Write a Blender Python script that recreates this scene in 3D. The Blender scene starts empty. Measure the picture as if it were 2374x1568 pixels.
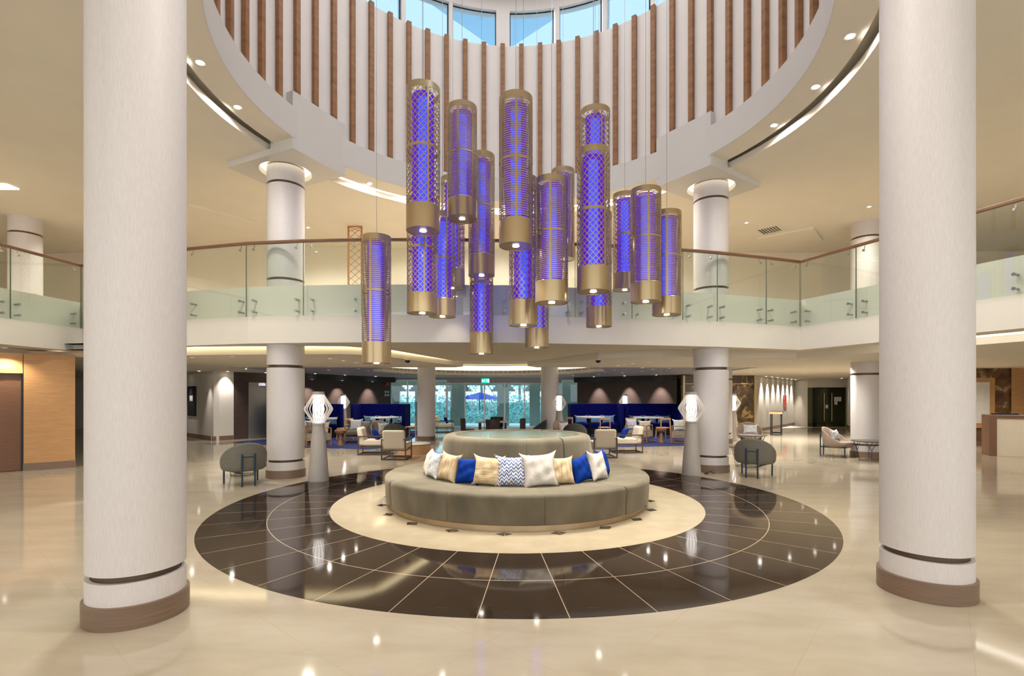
import bpy, bmesh, math, random
from math import sin, cos, pi, radians, atan2, sqrt, hypot
from mathutils import Vector, Matrix
random.seed(7)
sc = bpy.context.scene
COL = sc.collection

# ------------------------------------------------------------------ camera, world, exposure
EYE = 1.70
FOC = 1170.0
HORY = 920.0
cam_d = bpy.data.cameras.new('camera')
cam = bpy.data.objects.new('camera', cam_d); COL.objects.link(cam)
cam.location = (0, 0, EYE); cam.rotation_euler = (pi/2, 0, 0)
cam_d.sensor_fit = 'HORIZONTAL'; cam_d.sensor_width = 36.0
cam_d.lens = 36.0*FOC/2374.0
cam_d.shift_y = (HORY-784.0)/2374.0
cam_d.clip_start = 0.05; cam_d.clip_end = 200
sc.camera = cam

w = bpy.data.worlds.new('world'); sc.world = w; w.use_nodes = True
bg = w.node_tree.nodes['Background']
bg.inputs[0].default_value = (0.945, 0.975, 1.0, 1); bg.inputs[1].default_value = 1.75
sc.view_settings.view_transform = 'Standard'; sc.view_settings.look = 'None'
sc.view_settings.gamma = 1.0; sc.view_settings.use_curve_mapping = False
sc.view_settings.exposure = 0.25
sc.cycles.max_bounces = 8; sc.cycles.diffuse_bounces = 4; sc.cycles.glossy_bounces = 3
sc.cycles.transparent_max_bounces = 24; sc.cycles.transmission_bounces = 4
sc.cycles.caustics_reflective = False; sc.cycles.caustics_refractive = False
sc.cycles.sample_clamp_indirect = 4.0

def light(name, kind, loc, energy, color=(1, .95, .88), size=.1, spot=80, blend=.6, aim=(0, 0, -1)):
    d = bpy.data.lights.new(name, kind); o = bpy.data.objects.new(name, d); COL.objects.link(o)
    o.location = loc; d.energy = energy; d.color = color
    if kind == 'SPOT':
        d.spot_size = radians(spot); d.spot_blend = blend; d.shadow_soft_size = size
    elif kind == 'POINT': d.shadow_soft_size = size
    elif kind == 'SUN': d.angle = size
    o.rotation_euler = Vector(aim).to_track_quat('-Z', 'Y').to_euler()
    return o

light('sun', 'SUN', (20, 40, 30), 4.0, (1, .97, .92), .02, aim=(-.75, .35, -.95))

# ------------------------------------------------------------------ helpers
CX, CY = 0.08, 8.393           # centre of the rotunda
TH = radians(4.5)              # the building is turned a little against the lens

def fl(px, py):                # a floor point of the photograph
    Y = FOC*EYE/(py-HORY); return ((px-1187)*Y/FOC, Y)
def at(px, Y): return (px-1187)*Y/FOC
def zz(py, Y): return EYE+(HORY-py)*Y/FOC
def pol(r, deg, cx=CX, cy=CY): return (cx+r*cos(radians(deg)), cy+r*sin(radians(deg)))

class MB:
    def __init__(s): s.v = []; s.f = []; s.m = []
    def add(s, vs, fs, mi=0):
        b = len(s.v); s.v += [tuple(v) for v in vs]; s.f += [tuple(b+i for i in f) for f in fs]; s.m += [mi]*len(fs); return s
    def box(s, x0, x1, y0, y1, z0, z1, mi=0):
        return s.add([(x0,y0,z0),(x1,y0,z0),(x1,y1,z0),(x0,y1,z0),(x0,y0,z1),(x1,y0,z1),(x1,y1,z1),(x0,y1,z1)],
                     [(0,3,2,1),(4,5,6,7),(0,1,5,4),(1,2,6,5),(2,3,7,6),(3,0,4,7)], mi)
    def bar(s, a, b, w, t, up=(0,0,1), mi=0):       # a rectangular bar from a to b
        a, b = Vector(a), Vector(b); d = (b-a).normalized(); u = Vector(up)
        if abs(d.dot(u)) > .98: u = Vector((0,1,0))
        x = d.cross(u).normalized()*w/2; y = x.cross(d).normalized()*t/2
        vs = [p+q for p in (a, b) for q in (-x-y, x-y, x+y, -x+y)]
        return s.add(vs, [(0,1,2,3),(7,6,5,4),(0,4,5,1),(1,5,6,2),(2,6,7,3),(3,7,4,0)], mi)
    def tube(s, pts, r, n=8, mi=0, cap=True):
        pts = [Vector(p) for p in pts]; rs = r if isinstance(r, (list, tuple)) else [r]*len(pts); vs = []; fs = []
        for i, p in enumerate(pts):
            d = (pts[min(i+1, len(pts)-1)]-pts[max(i-1, 0)]).normalized()
            u = Vector((0,0,1)) if abs(d.z) < .95 else Vector((0,1,0))
            x = d.cross(u).normalized(); y = x.cross(d).normalized()
            vs += [p+rs[i]*(x*cos(2*pi*k/n)+y*sin(2*pi*k/n)) for k in range(n)]
        for i in range(len(pts)-1):
            for k in range(n): fs.append((i*n+k, i*n+(k+1)%n, (i+1)*n+(k+1)%n, (i+1)*n+k))
        if cap: fs += [tuple(range(n))[::-1], tuple(range((len(pts)-1)*n, len(pts)*n))]
        return s.add(vs, fs, mi)
    def lathe(s, prof, n=48, a0=0, a1=360, cx=0, cy=0, closed=False, mi=0, caps=False):
        full = abs(a1-a0) >= 359.99; m = n if full else n+1; k = len(prof); vs = []; fs = []
        for i in range(m):
            a = radians(a0+(a1-a0)*i/n)
            vs += [(cx+r*cos(a), cy+r*sin(a), z) for r, z in prof]
        kk = k if closed else k-1
        for i in range(n):
            j = (i+1) % m
            for q in range(kk): fs.append((i*k+q, j*k+q, j*k+(q+1)%k, i*k+(q+1)%k))
        if caps and not full: fs += [tuple(range(k))[::-1], tuple(range(n*k, n*k+k))]
        if caps == 'disc' and full:
            fs.append(tuple(i*k+k-1 for i in range(n)));  fs.append(tuple(i*k for i in range(n))[::-1])
        return s.add(vs, fs, mi)
    def prism(s, poly, z0, z1, mi=0):
        n = len(poly)
        return s.add([(x,y,z0) for x,y in poly]+[(x,y,z1) for x,y in poly],
                     [tuple(range(n))[::-1], tuple(range(n, 2*n))]+[(i,(i+1)%n,n+(i+1)%n,n+i) for i in range(n)], mi)
    def xf(s, M, start=0):
        for i in range(start, len(s.v)): s.v[i] = tuple(M @ Vector(s.v[i]))
        return s

def obj(name, mb, mat, parent=None, smooth=False, bevel=0, subsurf=0, uvless=True):
    me = bpy.data.meshes.new(name); me.from_pydata([tuple(v) for v in mb.v], [], mb.f)
    mats = mat if isinstance(mat, (list, tuple)) else [mat]
    for m in mats: me.materials.append(m)
    if len(mats) > 1: me.polygons.foreach_set('material_index', mb.m)
    bm = bmesh.new(); bm.from_mesh(me); bmesh.ops.recalc_face_normals(bm, faces=bm.faces); bm.to_mesh(me); bm.free()
    me.update()
    o = bpy.data.objects.new(name, me); COL.objects.link(o)
    if parent: o.parent = parent
    if smooth:
        me.polygons.foreach_set('use_smooth', [True]*len(me.polygons))
        try: me.set_sharp_from_angle(angle=radians(38))
        except Exception: pass
    if bevel:
        b = o.modifiers.new('bevel', 'BEVEL'); b.width = bevel; b.segments = 2; b.limit_method = 'ANGLE'; b.angle_limit = radians(40)
    if subsurf:
        q = o.modifiers.new('subsurf', 'SUBSURF'); q.levels = subsurf; q.render_levels = subsurf
    return o
def tag(o, label, cat, group=None, kind=None):
    if label: o['label'] = label
    if cat: o['category'] = cat
    if group: o['group'] = group
    if kind: o['kind'] = kind
    return o
def thing(name, label, cat, loc=(0,0,0), rz=0, group=None):
    o = bpy.data.objects.new(name, None); COL.objects.link(o); o.location = loc; o.rotation_euler = (0,0,radians(rz))
    o.empty_display_size = .1
    return tag(o, label, cat, group)
def struct(name, mb, mat, parent=None, **k):
    o = obj(name, mb, mat, parent, **k)
    if parent is None: o['kind'] = 'structure'
    return o
def dup(root, loc, rz, label=None, group=None, scale=None):
    r = root.copy(); COL.objects.link(r); r.location = loc; r.rotation_euler = (0,0,radians(rz))
    if scale: r.scale = scale
    if label: r['label'] = label
    if group: r['group'] = group
    for ch in list(root.children):
        c = ch.copy(); COL.objects.link(c); c.parent = r
        for g in list(ch.children):
            d = g.copy(); COL.objects.link(d); d.parent = c
    return r

# ------------------------------------------------------------------ materials
def lin(r, g, b):
    f = lambda c: (c/255/12.92) if c/255 <= .04045 else ((c/255+.055)/1.055)**2.4
    return (f(r), f(g), f(b), 1)
def base(name):
    m = bpy.data.materials.new(name); m.use_nodes = True
    return m, m.node_tree.nodes, m.node_tree.links, m.node_tree.nodes['Principled BSDF']
def texco(N, L, scale=(1,1,1), rot=(0,0,0), kind='Object'):
    t = N.new('ShaderNodeTexCoord'); mp = N.new('ShaderNodeMapping'); mp.inputs['Scale'].default_value = scale; mp.inputs['Rotation'].default_value = rot
    L.new(t.outputs[kind], mp.inputs['Vector']); return mp.outputs[0]
def noise(N, L, vec, scale, detail=3, rough=.5):
    n = N.new('ShaderNodeTexNoise'); n.inputs['Scale'].default_value = scale; n.inputs['Detail'].default_value = detail; n.inputs['Roughness'].default_value = rough
    L.new(vec, n.inputs['Vector']); return n.outputs['Fac']
def ramp(N, L, fac, stops):
    r = N.new('ShaderNodeValToRGB'); e = r.color_ramp.elements
    while len(e) < len(stops): e.new(.5)
    for i, (p, c) in enumerate(stops): e[i].position = p; e[i].color = c
    L.new(fac, r.inputs[0]); return r.outputs[0]
def mul(c, k): return (c[0]*k, c[1]*k, c[2]*k, 1)
def plain(name, c, rough=.6, metal=0, var=.06, scale=6, bump=0, stretch=(1,1,1), spec=None, coat=0):
    m, N, L, P = base(name)
    v = texco(N, L, stretch); f = noise(N, L, v, scale, 4)
    L.new(ramp(N, L, f, [(.3, mul(c, 1-var)), (.7, mul(c, 1+var))]), P.inputs['Base Color'])
    P.inputs['Roughness'].default_value = rough; P.inputs['Metallic'].default_value = metal
    if spec is not None: P.inputs['Specular IOR Level'].default_value = spec
    if coat: P.inputs['Coat Weight'].default_value = coat; P.inputs['Coat Roughness'].default_value = .05
    if bump:
        b = N.new('ShaderNodeBump'); b.inputs['Strength'].default_value = bump; b.inputs['Distance'].default_value = .01
        L.new(f, b.inputs['Height']); L.new(b.outputs[0], P.inputs['Normal'])
    return m
def emit(name, c, s):
    m, N, L, P = base(name); P.inputs['Base Color'].default_value = c
    P.inputs['Emission Color'].default_value = c; P.inputs['Emission Strength'].default_value = s; return m
def wood(name, c1, c2, stretch, scale=5, rough=.45):
    m, N, L, P = base(name)
    v = texco(N, L, stretch); f = noise(N, L, v, scale, 6, .6)
    L.new(ramp(N, L, f, [(.28, c1), (.72, c2)]), P.inputs['Base Color']); P.inputs['Roughness'].default_value = rough
    return m

M = {}
M['white'] = plain('painted_plaster', lin(230,224,212), .7, var=.02, scale=2)
M['warm'] = plain('warm_plaster', lin(232,221,202), .7, var=.02, scale=2)
M['ceil'] = plain('ceiling_paint', lin(238,231,216), .75, var=.02, scale=1.2)
M['fascia'] = plain('ring_beam_paint', lin(214,211,206), .6, var=.015, scale=2)
M['drum'] = plain('drum_wall_paint', lin(234,228,224), .7, var=.02, scale=2)
M['greyceil'] = plain('lounge_ceiling_paint', lin(168,168,170), .7, var=.03, scale=2)
M['column'] = wood('column_laminate', lin(202,195,193), lin(224,219,217), (60,60,2.2), 6, .5)
M['base'] = wood('bronze_skirting', lin(108,88,72), lin(134,110,92), (.6,.6,14), 5, .38)
M['bronze_groove'] = plain('groove_bronze', lin(96,76,62), .4, .3)
M['fin'] = wood('walnut_fin', lin(120,82,50), lin(166,118,76), (1.5,1.5,5), 1.6, .5)
M['oak'] = wood('oak_panel', lin(176,130,82), lin(206,160,108), (1,1,22), 4, .5)
M['walnut'] = wood('walnut_panel', lin(100,68,48), lin(124,86,60), (1,1,22), 4, .5)
M['darkwood'] = wood('dark_timber_wall', lin(52,42,38), lin(84,68,60), (.6,.6,20), 5, .5)
M['darkpaint'] = plain('dark_header_paint', lin(40,40,44), .6)
M['furnwood'] = wood('teak_frame', lin(120,84,56), lin(160,116,76), (4,4,4), 5, .45)
M['lightwood'] = wood('ash_frame', lin(186,140,96), lin(212,168,122), (4,4,4), 5, .45)
M['frame'] = wood('dark_walnut_frame', lin(66,50,40), lin(88,68,54), (4,4,4), 5, .4)
M['velvet'] = plain('taupe_velvet', lin(96,88,71), .85, var=.36, scale=1.5, bump=.15, stretch=(1.6,1.6,.8))
M['velvet'].node_tree.nodes['Principled BSDF'].inputs['Sheen Weight'].default_value = .4
M['velvet'].node_tree.nodes['Principled BSDF'].inputs['Sheen Tint'].default_value = lin(214,200,176)
M['plinth'] = plain('brass_plinth', lin(190,164,128), .35, .5)
M['gmarble'] = plain('green_glass_top', lin(148,160,142), .12, var=.25, scale=3, coat=.6)
M['gold'] = plain('champagne_metal', lin(184,162,124), .28, .7, var=.03)
M['steel'] = plain('brushed_steel', lin(170,172,172), .3, .9, var=.05, stretch=(30,30,1))
M['greyfab'] = plain('grey_wool', lin(112,108,97), .9, var=.12, scale=40, bump=.2)
M['taupefab'] = plain('taupe_wool', lin(150,132,118), .9, var=.1, scale=40, bump=.2)
M['darkfab'] = plain('charcoal_wool', lin(58,58,54), .9, var=.12, scale=40, bump=.2)
M['blueleg'] = plain('petrol_metal', lin(30,50,66), .4, .3)
M['black'] = plain('black_metal', lin(26,28,30), .4, .3)
M['cream'] = plain('cream_fabric', lin(226,212,190), .85, var=.04, scale=30, bump=.1)
M['blue'] = plain('royal_blue_velvet', (.0015,.028,.22,1), .8, var=.2, scale=5, spec=.12)
M['navy'] = plain('navy_velvet', (.0008,.002,.075,1), .85, var=.25, scale=3, spec=.08)
M['paleblue'] = plain('pale_blue_fabric', lin(92,124,168), .85, var=.1, scale=20)
M['sandfab'] = plain('sand_fabric', lin(186,170,150), .9, var=.08, scale=30)
M['lamp'] = plain('lamp_grey', lin(176,168,160), .45, var=.03)
M['lampshine'] = emit('lamp_diffuser', (1, .95, .90, 1), 1.9)
M['spotlens'] = emit('downlight_lens', (1, .95, .86, 1), 22)
M['spotlens2'] = emit('ceiling_spot_lens', (1, .93, .80, 1), 22)
M['led'] = emit('warm_led', (1, .86, .55, 1), 2.2)
M['ledwhite'] = emit('white_led', (1, .95, .86, 1), 3.5)
M['skydisc'] = emit('skylight_glow', (1, .98, .965, 1), 1.3)
M['eave'] = plain('eave_blue_white', lin(176,214,240), .7, var=.02)
M['trimw'] = plain('white_trim', lin(226,222,214), .5)
M['exit'] = emit('exit_green', (0.0, .55, .36, 1), 1.6)
M['exitw'] = emit('exit_white', (.7, 1, .9, 1), 2.2)
M['red'] = plain('red_sign_paint', lin(196,64,52), .5)
M['paper'] = plain('paper_white', lin(232,230,222), .7)
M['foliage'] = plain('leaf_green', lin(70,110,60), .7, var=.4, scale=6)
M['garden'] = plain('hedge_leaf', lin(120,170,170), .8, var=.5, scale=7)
M['paving'] = plain('pale_paving', lin(206,206,200), .7, var=.1)
M['stone'] = plain('arch_stone', lin(214,204,186), .8, var=.05)

def glass_mat(name, tint, refl=.12, rough=0.0, trans_only=0.0):
    m = bpy.data.materials.new(name); m.use_nodes = True; N = m.node_tree.nodes; L = m.node_tree.links; N.clear()
    o = N.new('ShaderNodeOutputMaterial'); t = N.new('ShaderNodeBsdfTransparent'); g = N.new('ShaderNodeBsdfGlossy'); mx = N.new('ShaderNodeMixShader')
    t.inputs[0].default_value = tint; g.inputs['Roughness'].default_value = rough
    fr = N.new('ShaderNodeLayerWeight'); fr.inputs[0].default_value = .5
    pw = N.new('ShaderNodeMath'); pw.operation = 'POWER'; pw.inputs[1].default_value = 4.0; L.new(fr.outputs['Facing'], pw.inputs[0])
    ad = N.new('ShaderNodeMath'); ad.operation = 'MULTIPLY_ADD'; ad.inputs[1].default_value = .8; ad.inputs[2].default_value = refl; ad.use_clamp = True
    L.new(pw.outputs[0], ad.inputs[0]); L.new(ad.outputs[0], mx.inputs[0]); L.new(t.outputs[0], mx.inputs[1]); L.new(g.outputs[0], mx.inputs[2]); L.new(mx.outputs[0], o.inputs[0])
    return m
M['glassedge'] = plain('glass_edge', lin(90,104,84), .3)
M['handle'] = plain('satin_brass', lin(206,180,140), .35, .5)
M['greenwall'] = plain('olive_back_wall', lin(120,116,84), .7)
M['pink'] = plain('pale_red_print', lin(232,150,140), .6)
M['bronze'] = plain('bronze_screen', lin(176,120,66), .4, .5)
M['glass'] = glass_mat('balustrade_glass', (.955,.985,.96,1), .06)
M['skyglass'] = glass_mat('blue_tinted_glass', (.29,.44,.60,1), .01)
M['doorglass'] = glass_mat('turquoise_tinted_glass', (.70,.91,1,1), .04)
M['greenglass'] = glass_mat('dark_green_glass', (.28,.32,.24,1), .05)
# violet acrylic tube around a blue lamp core
def acrylic():
    m = bpy.data.materials.new('violet_acrylic'); m.use_nodes = True; N = m.node_tree.nodes; L = m.node_tree.links; N.clear()
    o = N.new('ShaderNodeOutputMaterial'); t = N.new('ShaderNodeBsdfTransparent'); t.inputs[0].default_value = (.55,.45,1,1)
    e = N.new('ShaderNodeEmission'); e.inputs[0].default_value = (.20,.02,1,1); e.inputs[1].default_value = .55
    g = N.new('ShaderNodeBsdfGlossy'); g.inputs['Roughness'].default_value = .15; g.inputs[0].default_value = (.5,.5,.6,1)
    a = N.new('ShaderNodeMixShader'); a.inputs[0].default_value = .62
    b = N.new('ShaderNodeMixShader'); b.inputs[0].default_value = .06
    L.new(t.outputs[0], a.inputs[1]); L.new(e.outputs[0], a.inputs[2]); L.new(a.outputs[0], b.inputs[1]); L.new(g.outputs[0], b.inputs[2]); L.new(b.outputs[0], o.inputs[0])
    return m
M['acrylic'] = acrylic()
M['bluecore'] = emit('blue_lamp_core', (.0, .14, 1, 1), 3.4)

def math(N, L, op, a, b=None, c=None):
    n = N.new('ShaderNodeMath'); n.operation = op
    for i, x in enumerate((a, b, c)):
        if x is None: continue
        if isinstance(x, (int, float)): n.inputs[i].default_value = x
        else: L.new(x, n.inputs[i])
    return n.outputs[0]
def mixc(N, L, fac, a, b):
    n = N.new('ShaderNodeMix'); n.data_type = 'RGBA'; L.new(fac, n.inputs[0])
    for s, x in ((6, a), (7, b)):
        if isinstance(x, tuple): n.inputs[s].default_value = x
        else: L.new(x, n.inputs[s])
    return n.outputs[2]
def polar_joints(N, L, P, offset_deg, step_deg, width, rings):
    # thin joints on radii and circles, world coordinates about the rotunda's centre
    g = N.new('ShaderNodeNewGeometry'); s = N.new('ShaderNodeSeparateXYZ'); L.new(g.outputs['Position'], s.inputs[0])
    x = math(N, L, 'SUBTRACT', s.outputs[0], CX); y = math(N, L, 'SUBTRACT', s.outputs[1], CY)
    r = math(N, L, 'SQRT', math(N, L, 'ADD', math(N, L, 'MULTIPLY', x, x), math(N, L, 'MULTIPLY', y, y)))
    a = math(N, L, 'ARCTAN2', y, x)
    st = radians(step_deg)
    q = math(N, L, 'DIVIDE', math(N, L, 'ADD', a, radians(-offset_deg)+20*pi), st)
    fr = math(N, L, 'ABSOLUTE', math(N, L, 'SUBTRACT', math(N, L, 'FRACT', q), .5))      # .5 at a joint
    d = math(N, L, 'MULTIPLY', math(N, L, 'MULTIPLY', math(N, L, 'SUBTRACT', .5, fr), st), r)
    j = math(N, L, 'LESS_THAN', d, width)
    for R in rings:
        j = math(N, L, 'MAXIMUM', j, math(N, L, 'LESS_THAN', math(N, L, 'ABSOLUTE', math(N, L, 'SUBTRACT', r, R)), width*1.3))
    return j
def floor_mat():
    m, N, L, P = base('cream_marble_tiles')
    v = texco(N, L, (1/.85,1/.85,1), (0,0,radians(-(45+4.5)) ), 'Object')
    s = N.new('ShaderNodeSeparateXYZ'); L.new(v, s.inputs[0])
    jj = None
    for k in (0, 1):
        f = math(N, L, 'ABSOLUTE', math(N, L, 'SUBTRACT', math(N, L, 'FRACT', math(N, L, 'ADD', s.outputs[k], 50.0+.18*k)), .5))
        t = math(N, L, 'GREATER_THAN', f, .5-.0028); jj = t if jj is None else math(N, L, 'MAXIMUM', jj, t)
    v2 = texco(N, L, (.5,1.6,1), (0,0,.5)); c = ramp(N, L, noise(N, L, v2, 2.2, 6, .6), [(.3, lin(181,168,147)), (.7, lin(195,183,163))])
    L.new(mixc(N, L, jj, c, lin(186,168,140)), P.inputs['Base Color'])
    P.inputs['Roughness'].default_value = .07; P.inputs['Specular IOR Level'].default_value = .62
    return m
def dark_mat():
    m, N, L, P = base('brown_marble')
    v = texco(N, L, (.6,5,1), (0,0,.22)); f = noise(N, L, v, 7, 10, .72)
    c = ramp(N, L, f, [(.36, lin(38,28,24)), (.62, lin(56,43,36)), (.74, lin(120,104,94))])
    j = polar_joints(N, L, P, 4.6-90, 9.0, .004, (3.74,))
    L.new(mixc(N, L, j, c, lin(186,166,140)), P.inputs['Base Color'])
    P.inputs['Roughness'].default_value = .06; P.inputs['Specular IOR Level'].default_value = .45
    return m
def inner_mat():
    m, N, L, P = base('pale_marble_ring')
    v = texco(N, L, (1,1,1)); c = ramp(N, L, noise(N, L, v, 3, 5), [(.3, lin(182,166,140)), (.7, lin(194,179,152))])
    j = polar_joints(N, L, P, 4.6-90, 9.0, .003, ())
    L.new(mixc(N, L, j, c, lin(196,172,138)), P.inputs['Base Color'])
    P.inputs['Roughness'].default_value = .07; P.inputs['Specular IOR Level'].default_value = .6
    return m
M['floor'] = floor_mat(); M['darkring'] = dark_mat(); M['palering'] = inner_mat()
def marble(name, c1, c2, c3, sc_=1.5):
    m, N, L, P = base(name)
    v = texco(N, L); n1 = N.new('ShaderNodeTexNoise'); n1.inputs['Scale'].default_value = sc_; n1.inputs['Detail'].default_value = 9; n1.inputs['Distortion'].default_value = 1.8
    L.new(v, n1.inputs[0]); L.new(ramp(N, L, n1.outputs[0], [(.35, c1), (.55, c2), (.62, c3), (.68, c2)]), P.inputs['Base Color'])
    P.inputs['Roughness'].default_value = .15; return m
M['dmarble'] = marble('forest_marble', lin(44,36,26), lin(78,62,40), lin(150,124,80))
M['bmarble'] = marble('brown_forest_marble', lin(84,60,40), lin(118,88,58), lin(176,150,116))
def pat(name, kind):
    m, N, L, P = base(name); P.inputs['Roughness'].default_value = .85
    v = texco(N, L)
    s = N.new('ShaderNodeSeparateXYZ'); L.new(v, s.inputs[0])
    if kind == 'zigzag':
        zig = math(N, L, 'MULTIPLY', math(N, L, 'PINGPONG', s.outputs[0], .032), 1.3)
        n = noise(N, L, v, 22, 4)
        q = math(N, L, 'ADD', math(N, L, 'ADD', s.outputs[2], zig), math(N, L, 'MULTIPLY', n, .05))
        f = math(N, L, 'FRACT', math(N, L, 'MULTIPLY', q, 20))
        c = ramp(N, L, f, [(.0, lin(232,230,222)), (.42, lin(222,222,218)), (.56, lin(44,62,128)), (.88, lin(120,134,180))])
    elif kind in ('stripe', 'stripev'):
        sx = (3, 3, 26) if kind == 'stripe' else (26, 3, 3)
        v2 = texco(N, L, sx); f = noise(N, L, v2, 1.6, 5, .7)
        c = ramp(N, L, f, [(.25, lin(120,112,120)), (.42, lin(188,160,118)), (.55, lin(214,190,150)), (.7, lin(200,196,190)), (.8, lin(150,150,160))])
    elif kind == 'leaf':
        v2 = texco(N, L, (40, 40, 40)); f = noise(N, L, v2, 1.2, 2, .7)
        c = ramp(N, L, f, [(.44, lin(236,234,228)), (.5, lin(70,86,120)), (.56, lin(228,228,226))])
    elif kind == 'diamond':
        a = math(N, L, 'PINGPONG', math(N, L, 'ADD', s.outputs[0], s.outputs[2]), .03); b = math(N, L, 'PINGPONG', math(N, L, 'SUBTRACT', s.outputs[0], s.outputs[2]), .03)
        f = math(N, L, 'MINIMUM', a, b); c = ramp(N, L, math(N, L, 'MULTIPLY', f, 60), [(.0, lin(90,96,116)), (.35, lin(110,116,134)), (.45, lin(224,222,218)), (1, lin(232,230,226))])
    elif kind == 'batik':
        f = noise(N, L, texco(N, L, (14,14,14)), 1, 4); c = ramp(N, L, f, [(.44, lin(24,48,78)), (.56, lin(130,170,180))])
    L.new(c, P.inputs['Base Color']); return m
for k in ('zigzag','stripe','stripev','leaf','diamond','batik'): M[k] = pat('cushion_'+k, k)
def rug_mat():
    m, N, L, P = base('blue_rug'); v = texco(N, L, (1,3,1), (0,0,.3)); f = noise(N, L, v, 1.3, 5, .6)
    L.new(ramp(N, L, f, [(.4, lin(14,24,78)), (.6, lin(20,40,110)), (.72, lin(96,116,176))]), P.inputs['Base Color']); P.inputs['Roughness'].default_value = .95; return m
M['rug'] = rug_mat()

# ================================================================== THE SETTING
def annulus(R0, R1, z, n=128, cx=CX, cy=CY):
    return MB().lathe([(R0, z), (R1, z)], n, cx=cx, cy=cy)
struct('floor', MB().box(-30, 30, -9, 36, -.2, 0), M['floor'])
struct('floor_medallion', MB().lathe([(2.93, .0), (2.93, .002), (4.54, .002), (4.54, 0)], 160, cx=CX, cy=CY), M['darkring'])
struct('floor_ring', MB().lathe([(1.6, .0), (1.6, .002), (2.93, .002), (2.93, 0)], 160, cx=CX, cy=CY), M['palering'])
mb = MB()
for k in range(20):
    a = -90-4.7+18*k; c = Vector(pol(2.17, a)); u = Vector((cos(radians(a)), sin(radians(a)))); t = Vector((-u.y, u.x))
    mb.prism([tuple(c+u*.09), tuple(c+t*.105), tuple(c-u*.09), tuple(c-t*.105)], .0021, .0028)
struct('floor_diamonds', mb, M['darkring'])

# ---- drum, ring beam, upper ceiling
ZS, ZW, ZR = 10.76, 11.69, 12.15
RD = 4.65
struct('wall_drum', MB().lathe([(RD, 7.1), (RD, ZS), (RD+.25, ZS), (RD+.25, 7.1)], 120, cx=CX, cy=CY, closed=True), M['drum'], smooth=True)
struct('wall_drum_head', MB().lathe([(RD+.02, ZW), (RD+.02, ZR+.2), (RD+.3, ZR+.2), (RD+.3, ZW)], 120, cx=CX, cy=CY, closed=True), M['drum'], smooth=True)
struct('ceiling_drum', MB().lathe([(.01, ZR), (RD+.3, ZR), (RD+.3, ZR+.1), (.01, ZR+.1)], 120, cx=CX, cy=CY, closed=True), M['trimw'])
sk = struct('skylight_diffuser', MB().lathe([(.01, ZR-.03), (4.2, ZR-.03)], 72, cx=CX, cy=CY), M['skydisc'])
mb = MB()
for k in range(12):
    a = 30*k; mb.bar((*pol(.3, a), ZR-.05), (*pol(4.2, a), ZR-.05), .05, .04)
for R_ in (.3, 1.6, 2.9, 4.2):
    mb.tube([(*pol(R_, 10*i), ZR-.05) for i in range(37)], .025, 5)
obj('spider_frame', mb, M['steel'], sk)
# twenty two clerestory windows
wi = 0
for side in (1, -1):
    for k in range(11):
        aa = [(-1.6+14.95*k, 11.9+14.95*k), (-6.1-13.5-14.95*k, -6.1-14.95*k)][0 if side == 1 else 1]
        a0, a1 = 90-aa[1], 90-aa[0]
        wi += 1
        win = MB().lathe([(RD+.12, ZS), (RD+.12, ZW)], 6, a0, a1, CX, CY)
        wo = struct('window_%d' % wi, win, M['skyglass'])
        fr = MB()
        for a in (a0, a1):
            p = pol(RD+.12, a); q = pol(RD+.16, a); fr.bar((p[0], p[1], ZS), (p[0], p[1], ZW), .03, .03)
        for z in (ZS+.012, ZW-.012):
            fr.tube([(*pol(RD+.12, a0+(a1-a0)*i/6), z) for i in range(7)], .014, 4)
        obj('window_frame', fr, M['black'], wo)
# the piers between the windows
mb = MB()
for k in range(10):
    a = 90-(13.4-.75+14.95*k+.7); mb.lathe([(RD+.02, ZS), (RD+.02, ZW), (RD+.26, ZW), (RD+.26, ZS)], 2, a-.62, a+.62, CX, CY, closed=True, caps=True)
    a = 90-(-6.1-14.225-14.95*k); mb.lathe([(RD+.02, ZS), (RD+.02, ZW), (RD+.26, ZW), (RD+.26, ZS)], 2, a-.62, a+.62, CX, CY, closed=True, caps=True)
mb.lathe([(RD, ZS), (RD, ZW), (RD+.26, ZW), (RD+.26, ZS)], 3, 90+1.7, 90+6.0, CX, CY, closed=True, caps=True)
struct('trim_1', mb, M['drum'])
# roof eave outside the drum: a square slab standing on its corner
ec = 7.65
struct('roof_eave', MB().prism([(CX-.4+ec*1.0*sin(a), CY-.35+ec*cos(a)) for a in (0, pi/2-.05, pi, 3*pi/2-.05)], ZR+.22, ZR+.5), M['eave'])
# ring beam
struct('trim_2', MB().lathe([(4.47, 6.69), (4.47, 7.28), (RD+.2, 7.28), (RD+.2, 6.98), (5.5, 6.98), (5.5, 6.90), (5.12, 6.90), (5.0, 6.69)], 160, cx=CX, cy=CY, closed=True), M['fascia'], smooth=True)
# soffit skin, warm white
struct('ceiling_ring', MB().lathe([(4.475, 6.688), (5.0, 6.688), (5.12, 6.89), (5.5, 6.89)], 160, cx=CX, cy=CY), M['ceil'], smooth=True)
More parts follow.
